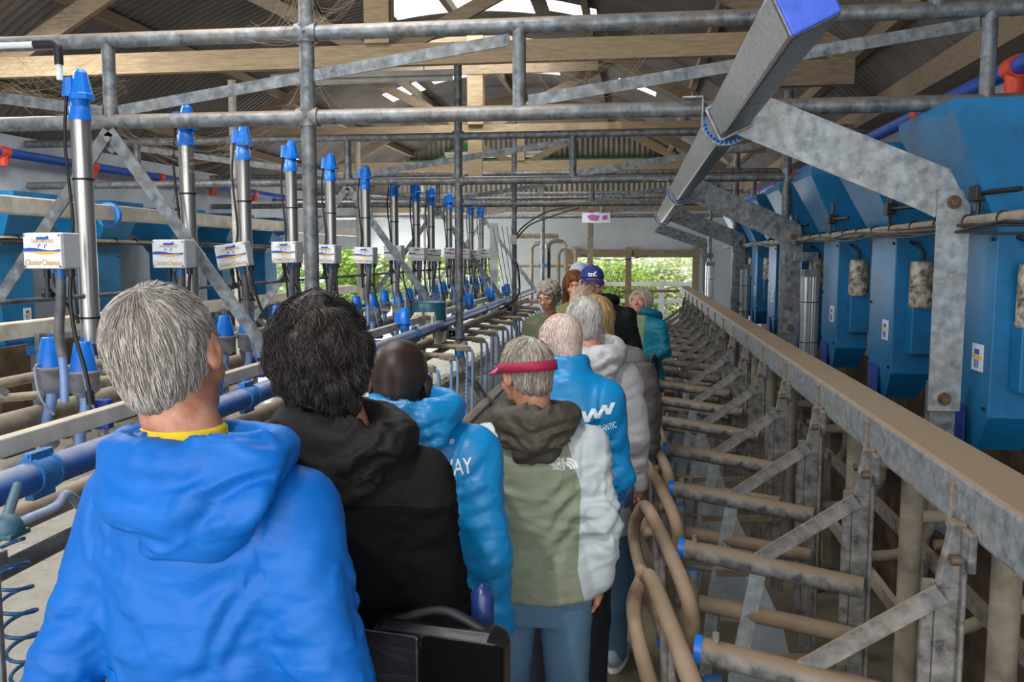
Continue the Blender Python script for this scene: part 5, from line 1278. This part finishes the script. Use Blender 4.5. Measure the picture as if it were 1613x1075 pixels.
# 2 person in black with dark wavy hair
def reg2(C, AL, AR, s): return C[:, 2]-(1.34+.02*np.cos(C[:, 0]*6))*s
blk = cloth('black_knit', '#14161b', .85, spec=.25); brn = cloth('charcoal_shell', '#1c1918', .7, spec=.25)
p = person('person with tousled dark hair in a black hooded jacket, second from the left', (-.62, 1.86), -.05, H=1.80, W=1.0, hc=(-.095, .03), hz=1.685, hyaw=.45, hpitch=.3, hroll=-.2, skin='fair', hair='black', style='wavy',
    jmats=[cloth2('black_knit_jacket', '#0b0c0f', '#1c1918', .85, .12)], regions=reg2, hood=dict(w=.15, dx=-.01, drop=.07, r=.036, mat=brn, fold=.02, tilt=.01, side=-.02), strands=4200, slen=.075, strand_r=.0008, res=.0078, hres=.0048, seed=23, fold=.011, trousers=('#15171c', '#23262c'), armsL=((-.27, -.02, 1.12), (-.2, .22, 1.0)), armsR=((.215, -.04, 1.13), (.15, .2, .98)), shoes='#222222')
# shoulder bag
r = thing('shoulder_bag', 'black leather shoulder bag hanging at the hip of the person in black', 'bag', None, (-.37, 1.62, .80), -.15)
b = MB(); b.box((0, 0, .2), (.28, .1, .4)); b.build('bag_body', cloth('bag_leather', '#101013', .35, spec=.6), r, bevel=.03)
b = MB(); b.box((.065, -.055, .2), (.165, .012, .385)); b.build('suede_flap', cloth('bag_suede', '#08080a', .95, spec=.1), r, bevel=.005)
b = MB(); b.box((-.085, -.055, .2), (.125, .012, .385)); b.build('front_panel', cloth('bag_leather_panel', '#17171b', .35, spec=.6), r, bevel=.005)
b = MB()
for z in (.05, .2, .34): b.tube([(-.155, -.03, z), (-.16, 0, z+.005), (-.155, .03, z)], .012, 8)
b.build('buckle_strap', 'black', r)
b = MB(); b.tube(catmull([(.1, 0, .39), (.0, .01, .42), (-.1, 0, .39)], 6), .011, 6); b.build('carry_handle', 'black', r)
b = MB(); b.lathe([(.02, .3), (.024, .36), (.024, .43), (.016, .455), (0, .46)], (.075, .04, 0), seg=14); tag(b.build('water_bottle', plain('navy_bottle', '#1b2f66', .3)), 'dark blue bottle poking out above the black bag', 'bottle').location = (-.37, 1.64, .80)
# 3 dark-skinned man, blue jacket
azure = '#067fbd'
p = person('person with cropped black hair in an azure jacket marked WAY, third from the left', (-.585, 2.3), -.1, H=1.755, W=1.04, hc=(-.065, .04), hz=1.565, hyaw=.1, hpitch=.25, skin='dark', hair='crop', style='crop', jacket=azure,
    hood=dict(w=.13, dx=.0, drop=.06, r=.034, fold=.02, tilt=.01), res=.0085, hres=.0055, seed=31, fold=.016, collar=.02, trousers=('#14161b', '#202329'), glasses=True, jrough=.4)
v, f = text_verts('WAY', .06, .085); decal(p, v, f, 'logo_white', .14, 1.37, 'lettering', .1)
v, f = text_verts('®', .016); decal(p, v, f, 'logo_white', .125, 1.435, 'lettering_mark')
# 4 woman in sage jacket
def reg4(C, AL, AR, s):
    m = np.full(len(C), -1.)
    for a, e, w_ in (AL, AR):
        for q0, q1, rr in ((a, e, .11), (e, w_, .11)):
            ab = q1-q0; t = np.clip(((C-q0)@ab)/(ab@ab), 0, 1); d = np.linalg.norm(C-(q0+t[:, None]*ab), axis=1); m = np.maximum(m, np.minimum(rr-d, np.abs(C[:, 0])-.145+.03*(1.2*s-C[:, 2])))
    return np.maximum(m, np.minimum(np.abs(C[:, 0])-.10-(1.44*s-C[:, 2])*.3, C[:, 2]-1.2*s))
sage = cloth('sage_shell', '#8a9378', .6); pale = cloth('pale_sleeve', '#b3bcbf', .55); olive = cloth('dark_olive_hood', '#3d372c', .65)
p = person('person in a sage green and white jacket with a crimson visor, back turned, centre', (-.30, 2.78), 0.0, H=1.64, W=1.04, hc=(-.045, .03), hz=1.535, hyaw=.75, hpitch=.22, skin='tan', hair='grey', style='short',
    jmats=[cloth2('sage_and_white_jacket', '#7f8670', '#b3bcbf', .6)], regions=reg4, hood=dict(w=.13, dx=-.0, drop=.06, r=.032, mat=olive, fold=.02, tilt=.0), strands=3000, slen=.05, strand_r=.0009, res=.0078, hres=.005, seed=47, fold=.013, hem=.87, trousers=('#3d5a75', '#587a96'), armsL=((-.2, .02, 1.1), (-.1, .22, 1.0)), armsR=((.215, -.03, 1.09), (.205, -.01, .87)), handcurl=.75)
T = p['Th']; b = MB(); n = 40; vs = []
red = cloth('crimson_visor_cloth', '#9c1740', .7)
for k in range(n+1):
    t = 2*PI*k/n; rx, ry = .0935, .115
    for z, e in ((.045, 0), (.045, .004), (.01, .004), (.01, 0)): vs.append(T(((rx+e)*math.sin(t), -.014+(ry+e)*math.cos(t), z+.012*math.cos(t))))
b.add(vs, [(4*k+j, 4*k+4+j, 4*k+4+(j+1) % 4, 4*k+(j+1) % 4) for k in range(n) for j in range(4)], True)
vz = b.build('sun_visor', red, p['root'])
b = MB(); vs = []
for k in range(13):
    t = PI*k/12; a = (.075*math.cos(t), .05+.048*math.sin(t), .04); e = (.085*math.cos(t), .06+.125*math.sin(t), .022)
    vs += [T(a), T(e), T((e[0], e[1], e[2]-.004)), T((a[0], a[1], a[2]-.004))]
b.add(vs, [(4*k+j, 4*k+4+j, 4*k+4+(j+1) % 4, 4*k+(j+1) % 4) for k in range(12) for j in range(4)], True); b.build('visor_brim', plain('pink_brim', '#cf4f78', .5), vz)
# logo
b_, f_ = text_verts('THE', .016); decal(p, [(x-.012, y) for x, y in b_], f_, 'logo_white', .095, 1.287, 'lettering')
b_, f_ = text_verts('NORTH', .016); decal(p, [(x-.012, y) for x, y in b_], f_, 'logo_white', .09, 1.274, 'lettering')
b_, f_ = text_verts('FACE', .016); decal(p, [(x-.012, y) for x, y in b_], f_, 'logo_white', .092, 1.261, 'lettering')
vs = []; fs = []
for k in range(3):
    r0, r1 = .011+k*.009, .018+k*.009; o = len(vs); m = 10
    for j in range(m+1): a = PI/2*j/m; vs += [(r0*math.sin(a), r0*math.cos(a)), (r1*math.sin(a), r1*math.cos(a))]
    fs += [(o+2*j, o+2*j+2, o+2*j+3, o+2*j+1) for j in range(m)]
decal(p, vs, fs, 'logo_white', .102, 1.256, 'dome_emblem')
# 5 balding man in azure jacket
p = person('person with thinning grey hair in an azure jacket printed with a white wave logo', (-.245, 3.3), -.12, H=1.74, W=.97, hc=(-.04, .05), hz=1.58, hyaw=.75, hpitch=.28, skin='pink', hair='thin', style='bald', jacket=azure, collar=.05,
    res=.009, seed=53, fold=.016, jrough=.4, strands=2200, slen=.014, strand_r=.0007, hres=.0055, trousers=('#11151f', '#1b2230'), armsR=((.2, .02, 1.08), (.14, .16, .9)), hem=.86)
z0 = 1.3; X0 = .14
zz = [(-.055, .02), (-.04, -.02), (-.018, .03), (-.004, -.008), (.02, .042), (.034, .006), (.05, .05)]
for k in range(6):
    (xa, za), (xb, zb) = zz[k], zz[k+1]; v = []; f = []
    for j in range(6): t = j/5; v += [(xa+(xb-xa)*t-.0075, za+(zb-za)*t), (xa+(xb-xa)*t+.0075, za+(zb-za)*t)]
    decal(p, v, [(2*j, 2*j+1, 2*j+3, 2*j+2) for j in range(5)], 'logo_white', X0, z0+.03, 'wave_logo')
v, f = text_verts('WILD ATLANTIC', .034, .125); decal(p, v, f, 'logo_white', X0, z0-.02, 'lettering', .22)
v, f = text_verts('WAY', .018); decal(p, v, f, 'logo_white', X0, z0-.047, 'lettering', .2)
v, f = text_verts('IRELAND', .034, .088); decal(p, v, f, 'logo_white', X0-.02, z0-.08, 'lettering', .2)
# 6 pale grey hair with off-white coat
coat = '#a7a5a6'
p = person('person with pale grey hair in a long off-white hooded coat, behind the azure jacket', (-.165, 3.95), -.15, H=1.73, W=.95, hc=(-.06, .03), hz=1.605, hyaw=.4, hpitch=.25, hair='white', style='short', jacket=coat, hood=dict(w=.115, dx=.03, drop=.06, r=.04, fold=.02), res=.011, hres=.006, seed=61, fold=.01, hem=.66, strands=1200, strand_r=.0012, trousers=('#2f4a66', '#46647f'), shoes='#8d99a5')
# 7 blonde with backpack
p = person('person with long blonde hair and a grey backpack, behind the off-white coat', (-.13, 4.75), -.1, H=1.70, W=.95, hc=(-.07, .03), hz=1.575, hyaw=.3, hpitch=.2, hair='blonde', style='long', jacket='#77736f', res=.012, hres=.007, seed=67, strands=1400, slen=.12, strand_r=.0014, trousers=('#2f4b66', '#4a6b88'), shoes='#d5d8da')
r = thing('backpack', 'grey brown backpack worn by the blonde person beside the rump rails', 'backpack', None, (.0, 4.62, .88), -.35)
S = SDF((-.25, -.22, -.05), (.25, .22, .58), .01); S.loft([(0, 0, 0, .15, .09), (.15, 0, -.01, .165, .1), (.38, 0, 0, .15, .09), (.47, 0, .02, .1, .06)], .02, p=3); V, F = S.mesh(); N = vnorm(V, F); V = folds(V, N, .02, 5)
bpm = cloth('backpack_canvas', '#5b5450', .85); mesh_obj('main_bag', V, F, bpm, r)
S = SDF((-.2, -.25, -.02), (.2, .05, .4), .009); S.ell((0, -.1, .12), (.11, .055, .1), None, 0); V, F = S.mesh(); V = folds(V, vnorm(V, F), .01, 8); mesh_obj('front_pocket', V, F, bpm, r)
S = SDF((-.2, -.25, .1), (.2, .05, .55), .009); S.ell((0, -.1, .3), (.1, .04, .07), None, 0); V, F = S.mesh(); V = folds(V, vnorm(V, F), .01, 9); mesh_obj('top_pocket', V, F, bpm, r)
b = MB()
for q in (-.08, .08): b.tube(catmull([(q, .06, .45), (q, .14, .5), (q, .2, .4), (q, .16, .15), (q, .08, .05)], 5), .012, 6)
b.build('shoulder_strap', 'black', r)
# 8 sandy grey hair
p = person('person with sandy grey hair seen between the pale grey head and the blue cap', (-.3, 5.7), -.1, H=1.70, W=.95, hc=(-.03, .03), hz=1.595, hyaw=.3, hpitch=.3, hair='sandy', style='short', jacket='#3c4a3a', res=.013, hres=.007, seed=71, strands=700, strand_r=.0015, hands=True)
# 9 man in blue cap facing camera
p = person('person in a navy cap and black jacket facing the camera with dark rimmed glasses', (-.215, 6.6), PI+.25, H=1.83, W=1.12, hc=(.11, .08), hz=1.71, hyaw=-.15, hpitch=.08, skin='pink', hair='grey', style='crop', jacket='#101114', collar=.03, hood=dict(w=.12, drop=.06), res=.012, hres=.0055, seed=73, cap=dict(n='navy_cap', c='#16286a', txt='tnfl'), glasses=True, trousers=('#161820', '#22252e'), armsL=((-.26, 0, 1.12), (-.14, .22, 1.05)), armsR=((.26, 0, 1.12), (.14, .22, 1.05)))
# 10 red hair white cap
p = person('person with long auburn hair in an olive jacket, just left of the navy cap', (-.52, 7.68), PI+.3, H=1.76, W=.9, hc=(0, .04), hz=1.66, hyaw=-.2, hpitch=.15, hair='red', style='long', jacket='#6f7434', strands=700, slen=.1, strand_r=.0013, res=.013, hres=.006, seed=79, trousers=('#2b3440', '#3b4858'))
r_ = p
# white cap of a further person behind
p = person('person in a white baseball cap furthest back, behind the auburn hair', (-.5, 8.35), PI-.2, H=1.83, W=1.0, hc=(0, .03), hz=1.715, hyaw=.5, hpitch=.1, hair='sandy', style='crop', jacket='#58606a', res=.014, hres=.007, seed=83, cap=dict(n='white_cap', c='#c9d0e2', bc='#e8e8ea'))
# 11 grey curly with glasses
p = person('person with curly grey hair and glasses at the left end of the far group', (-.70, 7.2), PI+.1, H=1.68, W=.9, hc=(.0, .05), hz=1.585, hyaw=-.5, hpitch=.3, hair='grey', style='curly', jacket='#4c5138', res=.013, hres=.006, seed=89, glasses=True)
# 12 teal coat
p = person('person with a platinum bob in a teal coat looking up, beside the stall rails', (.11, 7.6), PI-.55, H=1.64, W=.95, hc=(.03, .03), hz=1.52, hyaw=.15, hpitch=-.2, skin='pink', hair='platinum', style='bob', jmats=[cloth2('teal_coat', '#067a90', '#7d8f6d', .5)], regions=lambda C, AL, AR, s: np.minimum(np.minimum(.055-np.abs(C[:, 0]), C[:, 1]-.03), C[:, 2]-.9), hood=dict(w=.11, drop=.05), res=.011, hres=.0055, seed=97, hem=.72, armsL=((-.22, .03, 1.1), (-.06, .2, 1.04)), armsR=((.22, .02, 1.08), (.1, .22, 1.02)), strands=900, slen=.1, strand_r=.0013)
b = MB(); a, e, w_ = p['AL']; d = (w_-e)/np.linalg.norm(w_-e); b.tube([w_-d*.03, w_+d*.0], .05, 12); b.build('cuff', 'white', p['root'])
print('people', _t.time()-_t0)
# ================================================================== CAMERA, LIGHT
sc = bpy.context.scene
F, VX, VY, CX, CYc = 1360., 997., 401., 806.5, 537.5
th = math.atan((CYc-VY)/F); ps = math.atan((VX-CX)/math.hypot(F, CYc-VY))
cam = bpy.data.cameras.new('camera'); co = bpy.data.objects.new('camera', cam); COL.objects.link(co)
co.location = (0, 0, 1.93); co.rotation_euler = (PI/2-th, 0, ps)
cam.sensor_width = 36; cam.lens = 36*F/1613; cam.clip_start = .05; cam.clip_end = 200
cam.dof.use_dof = False
sc.camera = co
w = bpy.data.worlds.new('world'); sc.world = w; w.use_nodes = True; nt = w.node_tree
bg = nt.nodes['Background']; bg.inputs[0].default_value = (.88, .94, 1, 1); bg.inputs[1].default_value = 2.2
def lamp(name, kind, loc, rot, energy, size=None, color=(1, 1, 1)):
    l = bpy.data.lights.new(name, kind); l.energy = energy; l.color = color
    if kind == 'AREA': l.shape = 'RECTANGLE'; l.size, l.size_y = size
    if kind == 'SUN': l.angle = math.radians(2)
    o = bpy.data.objects.new(name, l); COL.objects.link(o); o.location = loc; o.rotation_euler = rot; return o
lamp('sun', 'SUN', (0, 0, 10), (math.radians(38), math.radians(-14), 0), 3.2, color=(1, .96, .88))
# added flash-like fill behind the camera, then daylight by the rear and side openings
lamp('front_fill', 'AREA', (-1.6, -2.4, 2.2), (math.radians(82), 0, 0), 150, (7.5, 3.2), (1, .98, .95))
lamp('rear_door_daylight', 'AREA', (-.2, 20.4, 1.3), (math.radians(-90), 0, 0), 60, (2.6, 1.5))
lamp('left_opening_daylight', 'AREA', (-6.5, 17.2, 1.3), (0, math.radians(-90), 0), 420, (1.4, 6))
lamp('near_roof_fill', 'AREA', (-2.2, 4.0, 4.9), (0, 0, 0), 90, (2.2, 2.6))  # fill lamp under an added, unseen roof panel
lamp('skylight_daylight_far', 'AREA', (-2.2, 11.4, 4.95), (0, 0, 0), 100, (2.2, 1.8))
lamp('skylight_daylight_back', 'AREA', (-2.2, 15.0, 4.95), (0, 0, 0), 50, (2.8, 1.4))
lamp('left_roof_fill', 'AREA', (-5.3, 5.6, 4.0), (0, 0, 0), 150, (1.2, 2.6))  # added lamp that lifts the left wall and hoppers from above
v = sc.view_settings; v.view_transform = 'Standard'; v.look = 'None'; v.exposure = 0; v.gamma = 1; v.use_curve_mapping = False
